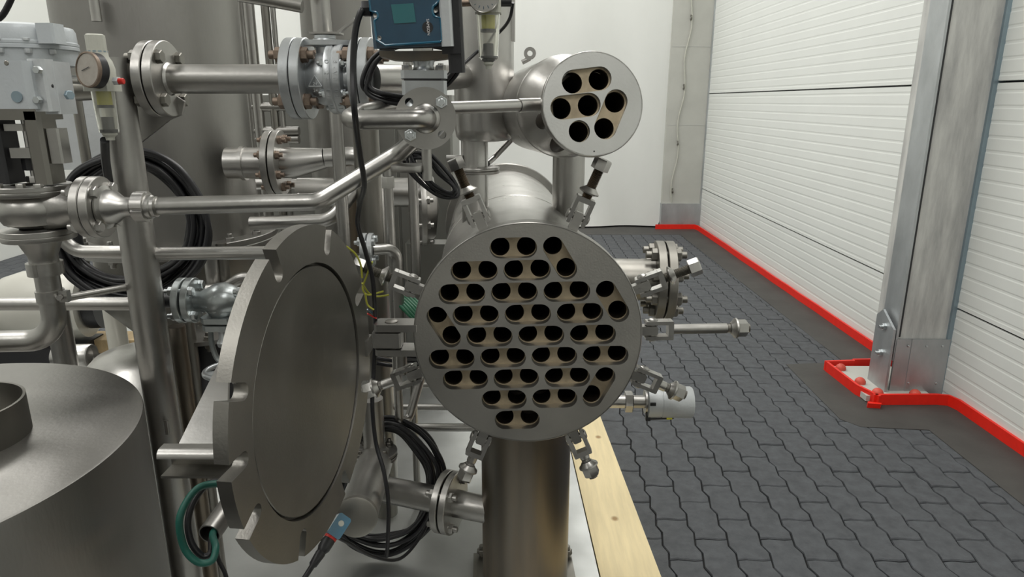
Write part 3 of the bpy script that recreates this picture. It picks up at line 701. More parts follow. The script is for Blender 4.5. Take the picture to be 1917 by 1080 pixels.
# ball valve
vb = P(622, 145, YB); vb.z = pA.z
bv = thing('ball_valve', 'silver painted flanged ball valve on the horizontal pipe, cast lettering on its body', 'valve', vb-Z*.09)
f1 = V((P(562, 145, YB).x, YB, vb.z)); f2 = V((P(683, 145, YB).x, YB, vb.z))
flange(bv, f1, (1, 0, 0), .0825, .0195, .02, silver, 4, .017, .002, rust)
flange(bv, f2, (1, 0, 0), .0825, .018, .02, silver, 4, .017, .002, rust)
bd = MB(); L = f2.x-f1.x
bd.lathe(f1+V((.02, 0, 0)), (1, 0, 0), [(.038, 0), (.040, .006), (.050, .018), (.056, .034), (.055, .050), (.050, .060)], 48); obj('body', bd, silver, bv)
cr_ = MB(); cx = f1.x+.066
cr_.lathe((cx, YB, vb.z), (1, 0, 0), [(.05, 0), (.070, .0), (.072, .003), (.072, .014), (.070, .016), (.070, .0175), (.072, .019), (.072, .032), (.070, .034), (.05, .034)], 56); cr = obj('split_flange', cr_, silver, bv)
bolts(cr, (cx+.017, YB, vb.z), (1, 0, 0), .118, 6, .009, .036, zinc)
obj('neck', MB().cyl((cx+.03, YB, vb.z), (f2.x-.015, YB, vb.z), .040, .036, n=40), silver, bv)
# cast letters, raised, reading down the ring
def letters(par, txt, size, pos, n_, up_, m, ext=.0006):
    me = textmesh(txt, size, ext, m); n_ = V(n_).normalized(); up_ = (V(up_)-n_*V(up_).dot(n_)).normalized(); r_ = up_.cross(n_)
    M = Matrix(((r_.x, up_.x, n_.x), (r_.y, up_.y, n_.y), (r_.z, up_.z, n_.z))); return inst('lettering', me, par, pos, mtx=M)
def ringtext(txt, xo, rad, size, m, par):
    for i, ch in enumerate(txt):
        if ch == ' ': continue
        a = math.radians(26-i*size/rad*57.3*.92); nrm = V((0, -math.cos(a), math.sin(a)))
        letters(par, ch, size, V((xo, YB, vb.z))+nrm*(rad+.0003), nrm, (1, 0, 0), m)
ringtext('D 24 01 05', cx+.0085, .072, .0125, silver, cr); ringtext('8-V0-04 01', cx+.0255, .072, .0125, silver, cr)
tri = MB(); tc = V((f1.x+.046, YB, vb.z-.008)); 
tp = [V((0, 0, .013)), V((-.0135, 0, -.008)), V((.0135, 0, -.008))]
for i in range(3): tri.sweep([tc+V((0, -.0555, 0))+tp[i], tc+V((0, -.0555, 0))+tp[(i+1) % 3]], .0011, 6)
obj('cast_triangle', tri, silver, bv); letters(bv, '24', .009, tc+V((0, -.0555, -.003)), (0, -1, 0), (0, 0, 1), silver); letters(bv, '24', .009, tc+V((0, -.0545, -.016)), (0, -1, -.1), (0, 0, 1), silver)
# stem, mounting plate, lever fork
sx = f1.x+.058
st = MB(); st.lathe((sx, YB, vb.z), Z, [(.020, .03), (.020, .062), (.030, .066), (.026, .078), (.022, .080), (.022, .086)], 32); obj('stem_housing', st, silver, bv)
obj('top_pad', MB().prism([V((sx-.045, YB-.02, vb.z+.066)), V((sx-.02, YB-.032, vb.z+.066)), V((sx+.03, YB-.032, vb.z+.066)), V((sx+.055, YB-.012, vb.z+.066)), V((sx+.055, YB+.02, vb.z+.066)), V((sx-.045, YB+.02, vb.z+.066))], (0, 0, .010)), silver, bv)
lv = MB(); lv.box((sx+.004, YB, vb.z+.090), (.062, 0, 0), (0, .04, 0), (0, 0, .004)); lv.box((sx+.050, YB-.012, vb.z+.104), (.036, 0, .026), (0, .014, 0), (-.003, 0, .004)); obj('lever_plate', lv, steel, bv)
bar('stem_sleeve', V((sx-.004, YB, vb.z+.092)), V((sx-.006, YB, vb.z+.175)), .0195, steel, bv, n=32)
obj('lever_hub', MB().cyl((sx-.012, YB-.045, vb.z+.17), (sx-.012, YB+.01, vb.z+.17), .015).hex((sx-.012, YB-.045, vb.z+.17), (0, -1, 0), .018, .008), rust, bv)
# pipe continuing right from the valve
o = single('steam_pipe', MB().pipe([f2+V((.02, 0, 0)), f2+V((.10, .06, 0)), V((P(862, 135, 1.9).x, 1.95, vb.z+.02))], .031, .08), steelb, 'short bright pipe leading right from the silver ball valve', 'pipe')
# ---------------------------------------------------------------- slim central vessel with neck and clamp
cvp = P(906, 150, 2.02); cr2 = px(56, 906, 150, 2.02)
cz0 = P(906, 262, 2.02).z
cvs = thing('separator_vessel', 'upright steel vessel between the blue positioner and the smaller exchanger', 'tank', (cvp.x, cvp.y, cz0-.2))
obj('vessel_body', MB().lathe((cvp.x, cvp.y, 0), Z, [(.04, cz0-.004), (cr2*.86, cz0), (cr2*.96, cz0+.010), (cr2, cz0+.03), (cr2, 2.4), (0, 2.45)], 72, cap=False), steelb, cvs)
nk = P(889, 330, 2.02); nr_ = px(25, 889, 330, 2.02)
obj('neck_pipe', MB().cyl((nk.x, nk.y, FC.z+.15), (nk.x, nk.y, cz0+.005), nr_, n=40), steelb, cvs)
zc = P(889, 318, 2.02).z
cl2 = obj('clamp_flange', MB().lathe((nk.x+.006, nk.y, zc-.009), Z, [(.03, 0), (.066, 0), (.067, .002), (.067, .007), (.064, .009), (.067, .011), (.067, .016), (.066, .018), (.03, .018)], 48), steel, cvs)
obj('side_plate', MB().box(P(955, 38, 2.0)+V((.004, 0, .04)), (.02, 0, 0), (0, .02, 0), (0, 0, .19), ch=.002), steelb, cvs)
obj('side_tube', MB().pipe([P(960, 258, 2.1), P(925, 295, 2.1), P(912, 306, 2.05)], .0085, .02), steel, cvs)
bar('level_tube', P(836, 296, 2.0), P(866, 296, 2.0), .009, steelb, cvs)
# pipe from small valve to smaller exchanger
YV = 1.235
vc = P(797, 222, YV)
sp1 = P(853, 203, 1.33); sp2 = P(1003, 196, 1.50)
cpn = thing('connecting_pipe', 'slim bright pipe from the flanged small valve to the smaller exchanger', 'pipe', (sp1+sp2)/2-Z*.02)
mid = sp1.lerp(sp2, .76); bar('tube', sp1-V((.05, 0, 0)), mid, px(11.5, 920, 200, 1.4), steelb, cpn); bar('tube_end', mid, sp2+V((.02, .01, 0)), px(12.5, 980, 195, 1.5), steelb, cpn)
# ---------------------------------------------------------------- small control valve with blue positioner
sv = thing('control_valve', 'small flanged control valve carrying a blue positioner box with teal display', 'valve', vc-Z*.1)
FR = px(57, 797, 222, YV); n0 = V((.14, -1, 0)).normalized()
t_ = V((-n0.y, n0.x, 0)).normalized()*-1; t_ = Z.cross(n0).normalized()
bz = lambda du, dv: vc+t_*du+Z*dv
def vdisc(c0, th_): # flange disc with real bolt holes
    a_, b_, c_ = t_, Z, n0; M = Matrix(((a_.x, b_.x, c_.x), (a_.y, b_.y, c_.y), (a_.z, b_.z, c_.z)))
    hs = [circ(.0395*math.cos(PI/4+PI/2*k), .0395*math.sin(PI/4+PI/2*k), .0075, 20) for k in range(4)]
    return inst('flange', plate2d(circ(0, 0, FR, 96), hs, th_/2, steel, 'flange'), sv, c0, mtx=M)
vf = vdisc(vc-n0*.006, .012); vdisc(vc-n0*.0225, .016)
def svsub(name, mb, m, par=sv, label=None): return obj(name, mb, m, par, label)
me = boltmesh(.0125, .030, zinc, 2)
for k in (0, 2): inst('bolt', me, sv, vc-n0*.013+t_*.0395*math.cos(PI/4+PI/2*k)+Z*.0395*math.sin(PI/4+PI/2*k), -n0)
svsub('weld_ring', MB().lathe(vc, n0, [(.026, 0), (.0245, .003), (.019, .006), (.0165, .012)], 40), steel)
# U pipe: out of the flange, left, and back
ux = P(655, 214, 1.18)
svsub('u_pipe', MB().pipe([vc-n0*.005, vc+n0*.040, V((ux.x-.01, vc.y-.036, vc.z-.002)), V((ux.x-.012, vc.y+.05, vc.z+.008)), V((P(735, 195, 1.38).x, 1.40, vc.z+.02))], .0165, .034, 28, 10), steel)
svsub('valve_body', MB().sphere(vc-n0*.065, .042, 28).cyl(vc-n0*.03, vc-n0*.10, .028), silver)
by = vc-n0*.065; zv = lambda v: P(785, v, by.y).z
def slabv(nm, v0, v1, hw, m, dp=.07, ch=.006): return svsub(nm, MB().box(V((by.x, by.y, (zv(v0)+zv(v1))/2)), t_*hw*2, n0*dp, Z*(zv(v0)-zv(v1)), ch=ch), m)
slabv('body_flange', 152, 178, .040, silver); slabv('gasket', 148, 152, .036, dark); slabv('bonnet_plate', 133, 148, .041, silver, .072)
bm_ = MB().hex((0, 0, 0), Z, .016, .009); bm_.cyl((0, 0, .008), (0, 0, .012), .005, n=12); bm_ = mesh('nut', bm_, steel)
for i in (-1, 1):
    for j in (-1, 1): inst('nut', bm_, sv, V((by.x, by.y, zv(133)))+t_*.030*i+n0*.026*j, Z)
zb3 = zv(133); hb4 = zv(112)-zb3
svsub('bonnet', MB().lathe(V((by.x, by.y, zb3)), Z, [(.022, 0), (.019, .004), (.018, hb4*.5), (.021, hb4)], 32), silver)
yz = lambda v: zv(v)-by.z
svsub('yoke_plate', MB().prism([by+t_*x+Z*z for x, z in ((-.077, yz(107)), (-.05, yz(114)), (.0, yz(116)), (.04, yz(111)), (.070, yz(106)), (.070, yz(95)), (.0, yz(97)), (-.077, yz(98)))], n0*.05, off=-.5), pillm)
svsub('stem_nut', MB().hex(by+Z*yz(97), Z, .034, yz(85)-yz(97)).cyl(by+Z*.08, by+Z*.20, .006), steel)
for x in (-.064, .058): svsub('pillar', MB().cyl(by+t_*x+Z*yz(98), by+t_*x+Z*.30, .014), dark)
# blue box (front plate with rounded notches), tilted slightly
bc = P(766, 6, YV-.09); bn = V((.02, -1, -.06)).normalized(); ba = Z.cross(bn).normalized(); bb = bn.cross(ba)
rot = math.radians(-2.0); ba2 = ba*math.cos(rot)-bb*math.sin(rot); bb = ba*math.sin(rot)+bb*math.cos(rot); ba = ba2
Wp = px(1, 766, 20, YV-.09); Hp = (P(766, 6, YV-.09).z-P(766, 80, YV-.09).z)/74
def bq(u, v): return ((u-766)*Wp, (6-v)*Hp)
outl = [bq(700, 72), bq(716, 83), bq(820, 80), bq(824, 76), bq(823, 36)]+[bq(815-6*math.cos(a), 22-11*math.sin(a)) for a in [(-PI/2+PI*k/8) for k in range(9)]]+[bq(824, 2), bq(824, -60), bq(693, -60), bq(694, 18)]+[bq(701+6*math.sin(a), 27-7*math.cos(a)) for a in [PI*k/8 for k in range(9)]]+[bq(699, 38)]
BM = Matrix(((ba.x, bb.x, bn.x), (ba.y, bb.y, bn.y), (ba.z, bb.z, bn.z)))
pb = inst('positioner_cover', plate2d(outl, [], .006, blue, 'positioner_cover'), sv, bc, mtx=BM); pb['label'] = 'blue plastic positioner cover'
rim_ = MB(); pts = [bc+ba*x+bb*y+bn*.0055 for x, y in outl]; rim_.sweep(pts+[pts[0]], .0021, 8); svsub('cover_rim', rim_, bluel)
def bp(u, v, h=.0): x, y = bq(u, v); return bc+ba*x+bb*y+bn*h
svsub('positioner_case', MB().box(bp(760, 6)-bn*.030, ba*.118, bn*.048, bb*.13, ch=.006), blue)
svsub('display', MB().prism([bp(733, 8, .0062), bp(775, 7, .0062), bp(777, 42, .0062), bp(736, 43, .0062)], bn*.0012), lcd)
svsub('logo_disc', MB().lathe(bp(798, 52, .0062), bn, [(px(10, 800, 52, YV-.09), 0), (px(10, 800, 52, YV-.09), .0008), (0, .0008)], 36), dark)
tme = textmesh('SAMSON', .0062, .0002, wht); M = Matrix(((-bb.x, ba.x, bn.x), (-bb.y, ba.y, bn.y), (-bb.z, ba.z, bn.z))); inst('lettering', tme, sv, bp(799, 52, .0074), mtx=M)
for u, v in ((706, 69), (702, 27), (815, 22)): svsub('screw', MB().lathe(bp(u, v, .001), bn, [(.0042, 0), (.0042, .004), (.003, .006), (0, .005)], 16), steel)
svsub('cover_tab', MB().box(bp(830, 57, .002), ba*.016, bn*.006, bb*.008), bluel)
svsub('side_bracket', MB().box(bp(833, 10, -.006), ba*.018, bn*.03, bb*.125, ch=.003), greyl)
svsub('mounting_block', MB().box(bp(846, 40, -.035), ba*.026, bn*.03, bb*.16, ch=.004).box(bp(838, 78, -.035), ba*.030, bn*.04, bb*.04), dark)
svsub('cable_gland', MB().hex(bp(690, 12, -.015), -ba, .022, .013), dark)
svsub('under_frame', MB().box(bp(765, 84, -.03), ba*.11, bn*.02, bb*.010), dark)
# foot pipe under the valve with its own flange
svsub('drain_pipe', MB().cyl(vc-n0*.065-Z*.03, vc-n0*.065-Z*.115, .0095), steel)
dd_ = P(768, 314, 1.32); svsub('drain_flange', MB().lathe(V((dd_.x, dd_.y, dd_.z-.006)), Z, [(.008, 0), (.0365, 0), (.037, .001), (.037, .011), (.0365, .012), (.008, .012)], 48), steel)
# ---------------------------------------------------------------- air filter regulator by the central vessel
YR = 1.30
fg = P(908, 70, YR)
ar = thing('air_filter', 'clear bowled air filter with yellow element and gauge before the upright vessel', 'filter', P(912, 128, YR))
def at(u, v, Y=YR): return P(u, v, Y)
def vcyl(u, v0, v1, Y): a = P(u, v0, Y); b = P(u, v1, Y); b = V((a.x, a.y, b.z)); return a, b
a_, b_ = vcyl(914, 28, 112, YR)
obj('bowl', MB().lathe(b_, Z, [(.008, -.004), (.014, 0), (.0175, .003), (.0215, .083), (.0200, .083), (.0160, .006), (.002, .004)], 36, cap=False), clear, ar)
obj('yellow_filter', MB().cyl(a_-Z*.001, a_-Z*.024, .0125, .0118, n=28), yel, ar)
obj('filter_core', MB().cyl(a_-Z*.048, a_-Z*.078, .0098, n=10, ch=.001).cyl(a_-Z*.024, a_-Z*.029, .014), dark, ar)
obj('drain_tip', MB().lathe(b_-Z*.016, Z, [(.005, 0), (.006, .006), (.009, .008), (.009, .012)], 20), ivory, ar)
obj('head_block', MB().box(a_+Z*.018, (.046, 0, 0), (0, .045, 0), (0, 0, .032), ch=.004), ivory, ar)
ga = P(905, -8, YR-.035)
obj('gauge_case', MB().lathe(ga+V((0, .022, 0)), (0, -1, -.05), [(.022, 0), (.0265, .004), (.0265, .018), (.0255, .02), (.024, .018)], 44), steelb, ar)
gd = obj('gauge_dial', MB().lathe(ga+V((0, .0065, -.001)), (0, -1, -.05), [(.0242, 0), (.0242, .001), (0, .001)], 40, cap=False), wht, ar)
for k in range(-4, 5):
    an = k*.42-PI/2; d_ = V((math.cos(an), 0, math.sin(an))); obj('dial_mark', MB().box(ga+V((0, .0048, 0))+d_*.019, d_*.005, (0, .0004, 0), d_.cross(V((0, 1, 0)))*.0012), blue, gd)
bar('supply_nipple', at(848, 6), at(884, 5), .0062, rust, ar); obj('outlet_gland', MB().hex(at(930, 3), (1, 0, 0), .012, .014).cyl(at(938, 3), at(958, 3), .0085), dark, ar)
# ---------------------------------------------------------------- filter regulator left
YL = 1.30
fl2 = thing('pressure_regulator', 'ivory filter regulator with a fogged round gauge, red button and yellow filter', 'regulator', P(193, 262, YL))
a_, b_ = vcyl(193, 170, 248, YL)
obj('bowl', MB().lathe(b_, Z, [(.009, -.002), (.0165, 0), (.0175, .004), (.0205, .079), (.019, .079), (.016, .006), (.002, .004)], 32, cap=False), clear, fl2)
obj('yellow_filter', MB().cyl(a_-Z*.001, a_-Z*.025, .0125, n=24), yel, fl2)
obj('filter_core', MB().cyl(a_-Z*.046, a_-Z*.074, .0105, n=12).cyl(a_-Z*.025, a_-Z*.030, .014), dark, fl2)
obj('drain_tip', MB().lathe(b_-Z*.014, Z, [(.0075, 0), (.008, .005), (.0085, .006), (.013, .010), (.013, .013)], 20), ivory, fl2)
obj('body', MB().box(a_+Z*.012, (.050, 0, 0), (0, .045, 0), (0, 0, .026), ch=.004).lathe(a_+Z*.018, Z, [(.0245, 0), (.0255, .02), (.022, .034), (.0175, .042), (.0175, .052)], 12), ivory, fl2)
kn = MB(); kz_ = a_+Z*.070
for i in range(16): t = 2*PI*i/16; kn.box(kz_+V((math.cos(t), math.sin(t), 0))*.0155+Z*.012, V((math.cos(t), math.sin(t), 0))*.004, V((-math.sin(t), math.cos(t), 0))*.0038, Z*.024)
kn = MB(); pf = [((.0165 if (i//2) % 2 else .0155)*math.cos(2*PI*i/48), (.0165 if (i//2) % 2 else .0155)*math.sin(2*PI*i/48)) for i in range(48)]
kn.prism([kz_+V((x, y, 0)) for x, y in pf], Z*.026); kn.lathe(kz_+Z*.026, Z, [(.0155, 0), (.0135, .002), (0, .002)], 24); obj('knob', kn, ivory, fl2); obj('knob_ring', MB().cyl(kz_-Z*.003, kz_-Z*.0005, .0172, n=32), galvb, fl2)
gc = P(163, 130, YL-.05); gx = V((-.42, -1, .10)).normalized()
gcs = obj('gauge_case', MB().lathe(gc-gx*.024, gx, [(.026, 0), (.0305, .004), (.0305, .020), (.0295, .0215)], 44), dark, fl2)
obj('gauge_bezel', MB().lathe(gc-gx*.006, gx, [(.0305, 0), (.0312, .002), (.0305, .006), (.0280, .0065), (.0275, .003)], 44, cap=False), rust, fl2, 'rusty gauge bezel')
gd = obj('gauge_dial', MB().lathe(gc-gx*.004, gx, [(.0285, 0), (.0285, .003), (0, .003)], 40, cap=False), dialg, fl2)
r_ = Z.cross(gx).normalized(); obj('pointer', MB().box(gc+gx*.0006-r_*.004-(gx.cross(r_))*(-.001), r_*.020+Z*.006, gx*.0006, (gx.cross(r_))*.0012), dark, gd)
bar('nipple', P(126, 148, YL), P(152, 150, YL-.01), .0078, steelb, fl2)
obj('side_port', MB().hex(P(215, 152, YL-.01), (1, -.2, 0), .013, .009), greyl, fl2); obj('red_button', MB().cyl(P(222, 152, YL-.012), P(232, 152, YL-.012), .0055, n=20, ch=.001), redm, fl2)
# ---------------------------------------------------------------- pneumatic control valve far left
YC = 1.27
cc = P(66, 400, YC); X0_, Z0_ = cc.x, cc.z
def zc_(v): return P(66, v, YC).z
ac = thing('pneumatic_control_valve', 'large globe control valve at far left with grey diaphragm actuator and yoke', 'valve', (X0_, YC, zc_(440)))
def lat(nm, prof, m, n=48, x=X0_, y=YC): return obj(nm, MB().lathe((x, y, 0), Z, prof, n, cap=False), m, ac)
b0_ = zc_(418)
lat('valve_body', [(.03, zc_(424)), (.052, zc_(416)), (.062, zc_(398)), (.063, zc_(385)), (.058, zc_(372)), (.050, zc_(364))], steel)
lat('top_flange', [(.03, zc_(364)), (.067, zc_(364)), (.068, zc_(362)), (.068, zc_(356)), (.067, zc_(355)), (.067, zc_(354)), (.068, zc_(353)), (.068, zc_(346)), (.067, zc_(345)), (.03, zc_(345))], steel)
lat('bottom_flange', [(.03, zc_(447)), (.061, zc_(447)), (.062, zc_(445)), (.062, zc_(438)), (.061, zc_(437)), (.062, zc_(436)), (.062, zc_(428)), (.061, zc_(427)), (.03, zc_(427))], steel)
lat('reducer', [(.038, zc_(447)), (.034, zc_(458)), (.025, zc_(478)), (.025, zc_(490))], steel, 36)
# side outlet
so = V((X0_, YC, zc_(388)))
obj('side_outlet', MB().lathe(so, (1, .04, 0), [(.045, .03), (.040, .055), (.030, .072), (.030, .095)], 36), steel, ac)
fc_ = so+V((.112, .004, 0)); flange(ac, fc_, (1, .04, 0), .0575, .0165, .02, steel, 4, .0125, .001, steelb, stud=0)
# yoke
yk = MB(); zt_, zb_ = zc_(208), zc_(342)
yk.box((X0_-.030, YC-.005, (zt_+zb_)/2), (.026, 0, 0), (0, .05, 0), (0, 0, zt_-zb_), ch=.004)
obj('yoke_arm', yk, dark, ac); obj('yoke_arm', MB().box((X0_+.047, YC-.01, (zt_+zb_)/2), (.032, 0, 0), (0, .05, 0), (0, 0, zt_-zb_), ch=.006), steeld, ac)
obj('yoke_top', MB().box((X0_+.008, YC, zt_-.004), (.112, 0, 0), (0, .07, 0), (0, 0, .022), ch=.005), steeld, ac)
xs = X0_+.010
sm = MB(); sm.cyl((xs, YC, zb_), (xs, YC, zt_), .0045); obj('stem', sm, steelb, ac)
obj('stem_clamp', MB().box((xs-.001, YC-.012, zc_(285)), (.044, 0, 0), (0, .022, 0), (0, 0, .018), ch=.004), steel, ac)
obj('stem_clamp', MB().box((xs-.006, YC-.010, zc_(238)), (.040, 0, 0), (0, .022, 0), (0, 0, .012), ch=.003), steel, ac)
obj('coupling_nut', MB().hex((xs, YC, zc_(318)), Z, .026, .024), dark, ac)
obj('packing_nut', MB().hex((xs, YC, zc_(341)), Z, .022, .012), steelb, ac)
obj('travel_plate', MB().box((xs+.014, YC-.002, zc_(256)), (.024, 0, 0), (0, .004, 0), (0, 0, .034)), steel, ac)
obj('side_block', MB().box((X0_+.074, YC-.01, zc_(272)), (.024, 0, 0), (0, .03, 0), (0, 0, .062), ch=.003), steel, ac)
for dx in (-.055, -.02, .02, .052): obj('flange_nut', MB().hex((X0_+dx, YC-.052, zc_(345)), Z, .013, .007), steel, ac)
# positioner box and bracket
YP = 1.13
def PB(u, v, Y=YP): return P(u, v, Y)
a = PB(-60, 113); b = PB(64, 204)
obj('positioner_box', MB().box(((a.x+b.x)/2, YP+.03, (a.z+b.z)/2), (b.x-a.x, 0, 0), (0, .06, 0), (0, 0, a.z-b.z), ch=.008), greyp, ac)
obj('plug', MB().lathe(PB(32, 181, YP-.0005), (0, -1, 0), [(.0088, 0), (.0088, .0015), (0, .0015)], 28), galvb, ac)
obj('screw_head', MB().lathe(PB(12, 118, YP), (0, -1, 0), [(.004, 0), (.003, .001), (0, .001)], 16), steeld, ac)
obj('hinge_bracket', MB().box(PB(83, 160, YP+.03), (.028, 0, 0), (0, .03, 0), (0, 0, .082), ch=.004), greyl, ac)
for v in (131, 187): obj('clip_screw', MB().hex(PB(73, v, YP+.012), (0, -1, 0), .011, .008).cyl(PB(66, v, YP+.02), PB(80, v, YP+.02), .005), zinc, ac)
obj('recess', MB().box(PB(69, 158, YP+.05), (.014, 0, 0), (0, .06, 0), (0, 0, .07)), dark, ac)  # black block painting in the shade of the gap between box and bracket
obj('air_manifold', MB().box(PB(108, 165, YP+.06), (.026, 0, 0), (0, .05, 0), (0, 0, .084), ch=.003), greyl, ac)
obj('port_plug', MB().hex(PB(128, 178, YP+.05), (1, -.5, 0), .014, .006), galvb, ac); obj('port_plug', MB().lathe(PB(95, 161, YP+.03), (0, -1, 0), [(.005, 0), (.004, .004), (0, .003)], 16), dark, ac)
# diaphragm casing
X1 = P(30, 100, 1.30).x; ya_ = 1.33
def za(v): return P(30, v, ya_-.10).z
R1 = P(134, 85, ya_).x-X1
obj('diaphragm_case', MB().lathe((X1, ya_, 0), Z, [(R1*.6, za(34)), (R1*.93, za(40)), (R1*.97, za(48)), (R1*.975, za(70)), (R1, za(72)), (R1, za(77)), (R1*.99, za(78)), (R1*.99, za(79)), (R1, za(80)), (R1, za(86)), (R1*.96, za(88)), (R1*.95, za(118)), (R1*.5, za(124))], 72, cap=True), greyp, ac)
obj('case_lug', MB().box((X1+R1*.93, ya_-.045, za(58)), (.032, 0, 0), (0, .035, 0), (0, 0, .034), ch=.003), greyp, ac)
for an in (-1.95, -1.45, -.95, -.5): obj('case_bolt', MB().hex((X1+R1*.975*math.cos(an), ya_+R1*.975*math.sin(an), za(88)), (0, 0, -1), .011, .008).hex((X1+R1*.975*math.cos(an), ya_+R1*.975*math.sin(an), za(72)), Z, .011, .004), greyl, ac)
# ---------------------------------------------------------------- pipe from this valve to the small valve
f3 = fc_+V((.018, .001, 0)); ax3 = V((1, .04, 0)).normalized()
mp_ = thing('transfer_pipe', 'bright pipe with union nut crossing in front of the post, bending up right', 'pipe', f3+V((.3, .02, -.03)))
obj('reducer', MB().lathe(f3, ax3, [(.040, 0), (.041, .004), (.033, .008), (.030, .022), (.019, .036), (.0175, .052)], 40), steelb, mp_)
un = P(245, 385, 1.285)
# slotted union nut
uo = MB(); pf = []
for i in range(72):
    a = 2*PI*i/72; rr = .029 if (i % 18) > 1 else .0255; pf.append((rr*math.cos(a), rr*math.sin(a)))
ua, ub, uc = frame(ax3); us = f3+ax3*.060
uo.prism([us+ua*x+ub*y for x, y in pf], ax3*.021); obj('union_nut', uo, steelb, mp_)
obj('union_sleeve', MB().lathe(us+ax3*.021, ax3, [(.023, 0), (.022, .008), (.0195, .010), (.0195, .016)], 36), steelb, mp_)
ps = us+ax3*.030; t0 = P(560, 386, 1.34); ps2 = V((t0.x, t0.y, ps.z)); up3 = P(748, 286, 1.36)
obj('pipe', MB().pipe([us-ax3*.02, P(598, 388, 1.345).lerp(V((P(598, 388, 1.345).x, 1.345, ps.z)), 1), up3, P(775, 262, 1.34)], .0172, .07, 32, 12), steelb, mp_)
for p, d_ in ((t0.lerp(ps2, 1), ax3), (up3, V((.13, 0, .10)))): obj('weld_seam', MB().lathe(p, d_, [(.0172, -.002), (.0183, 0), (.0172, .002)], 32), steel, mp_)
# elbow pipe below
o = thing('elbow_pipe', 'vertical pipe under the far left control valve, curving left above the low tank', 'pipe', (X0_, YC, zc_(660)))
zu = zc_(490)
obj('union_nut', MB().prism([V((X0_+(.031 if (i % 18) > 1 else .028)*math.cos(2*PI*i/72), YC+(.031 if (i % 18) > 1 else .028)*math.sin(2*PI*i/72), zc_(513))) for i in range(72)], (0, 0, zu-zc_(513))), steel, o)
obj('pipe', MB().pipe([V((X0_, YC, zc_(514))), V((X0_, YC, zc_(640)+.004)), V((X0_-.75, YC-.05, zc_(640)+.002))], .0215, .058, 32, 12), steel, o)
cpz = zc_(563); obj('pipe_clamp', MB().ring((X0_, YC, cpz), Z, .0245, .0215, .022, 40).box((X0_+.030, YC-.004, cpz+.011), (.018, 0, 0), (0, .012, 0), (0, 0, .022)), steel, o)
obj('clamp_bolt', MB().hex((X0_+.027, YC-.012, cpz+.011), (.3, -1, 0), .010, .008), steelb, o)
# ---------------------------------------------------------------- cables
def coil(name, lab, pts_px, Y, r, turns, spread, m, group=None, dspread=.03, sub_=10, wobble=1.0, seed=1):
    """one continuous cable wound 'turns' times; pts_px = closed outline of the middle of the bundle, pixel + local half width"""
    rnd = random.Random(seed); n = len(pts_px); P_ = []
    for t in range(turns):
        off = rnd.uniform(-1, 1); dy = rnd.uniform(-1, 1)*dspread
        for i, q in enumerate(pts_px):
            u, v, hw = q; uc = sum(p[0] for p in pts_px)/n; vc_ = sum(p[1] for p in pts_px)/n
            d = math.hypot(u-uc, v-vc_) or 1; o_ = (off+rnd.uniform(-.22, .22)*wobble)*hw
            P_.append(P(u+(u-uc)/d*o_, v+(v-vc_)/d*o_, Y+dy+rnd.uniform(-.004, .004)))
    mb = MB(); mb.sweep(spline(P_, sub_), r, 8)
    return single(name, mb, m, lab, 'cable', group, ang=80)
coil('cable_coil', 'big coil of black cable hanging behind the post at left', [(118, 420, 18), (150, 345, 22), (205, 305, 16), (265, 298, 16), (320, 325, 18), (362, 385, 20), (372, 440, 22), (350, 495, 24), (290, 535, 26), (215, 540, 24), (150, 510, 20), (120, 465, 16)], 1.72, .0070, 20, 1, cable, dspread=.045, seed=3)
coil('cable_coil', 'small coil of black cable round the blue positioner', [(683, 150, 8), (700, 110, 7), (745, 84, 4), (800, 82, 4), (850, 92, 7), (857, 125, 7), (830, 160, 9), (780, 188, 8), (725, 185, 9), (692, 172, 9)], 1.36, .0043, 6, 1, cable, dspread=.012, seed=5)
coil('cable_coil', 'tied loop of thin black cables hanging left of the exchanger neck', [(775, 285, 14), (800, 292, 12), (830, 325, 10), (853, 352, 7), (848, 366, 7), (815, 356, 12), (785, 325, 16), (768, 300, 14)], 1.44, .0036, 9, 1, cable, dspread=.014, seed=8)
coil('cable_coil', 'coil of black cable lying low behind the lid on the deck', [(640, 900, 8), (660, 840, 14), (700, 800, 12), (745, 795, 13), (790, 830, 18), (815, 880, 18), (812, 940, 18), (780, 995, 16), (730, 1020, 18), (680, 1015, 16), (645, 985, 10)], 1.78, .0062, 11, 1, cable, dspread=.03, seed=11)
def line(name, lab, pts, r, m, cat='cable', sub_=8, group=None): return single(name, MB().sweep(spline([P(*p) for p in pts], sub_), r, 10), m, lab, cat, group, ang=80)
line('power_cable', 'black cable hanging from the blue positioner down past the round lid', [(690, 12, 1.16), (676, 22, 1.15), (665, 60, 1.15), (661, 130, 1.15), (664, 210, 1.14), (674, 290, 1.22), (682, 345, 1.30), (674, 380, 1.38), (670, 420, 1.42), (684, 470, 1.45), (697, 520, 1.47), (701, 570, 1.49), (703, 620, 1.52), (700, 690, 1.52), (697, 760, 1.5), (704, 830, 1.5), (718, 880, 1.48), (727, 940, 1.47), (726, 1010, 1.46), (724, 1042, 1.46)], .0052, cable)
line('signal_cable', 'thin black cable running diagonally behind the clear air filter', [(960, 5, 1.42), (954, 35, 1.44), (935, 60, 1.48), (890, 100, 1.5), (850, 135, 1.46), (815, 160, 1.42)], .0034, cable)
line('corner_cable', 'black cable entering at the top left corner', [(28, -20, 1.7), (18, 5, 1.7), (5, 28, 1.7), (-10, 40, 1.7)], .007, cable)
line('edge_cable', 'black cable at the left picture edge beside the valve', [(-10, 395, 1.5), (0, 405, 1.5), (14, 420, 1.5), (40, 425, 1.52)], .0055, cable)
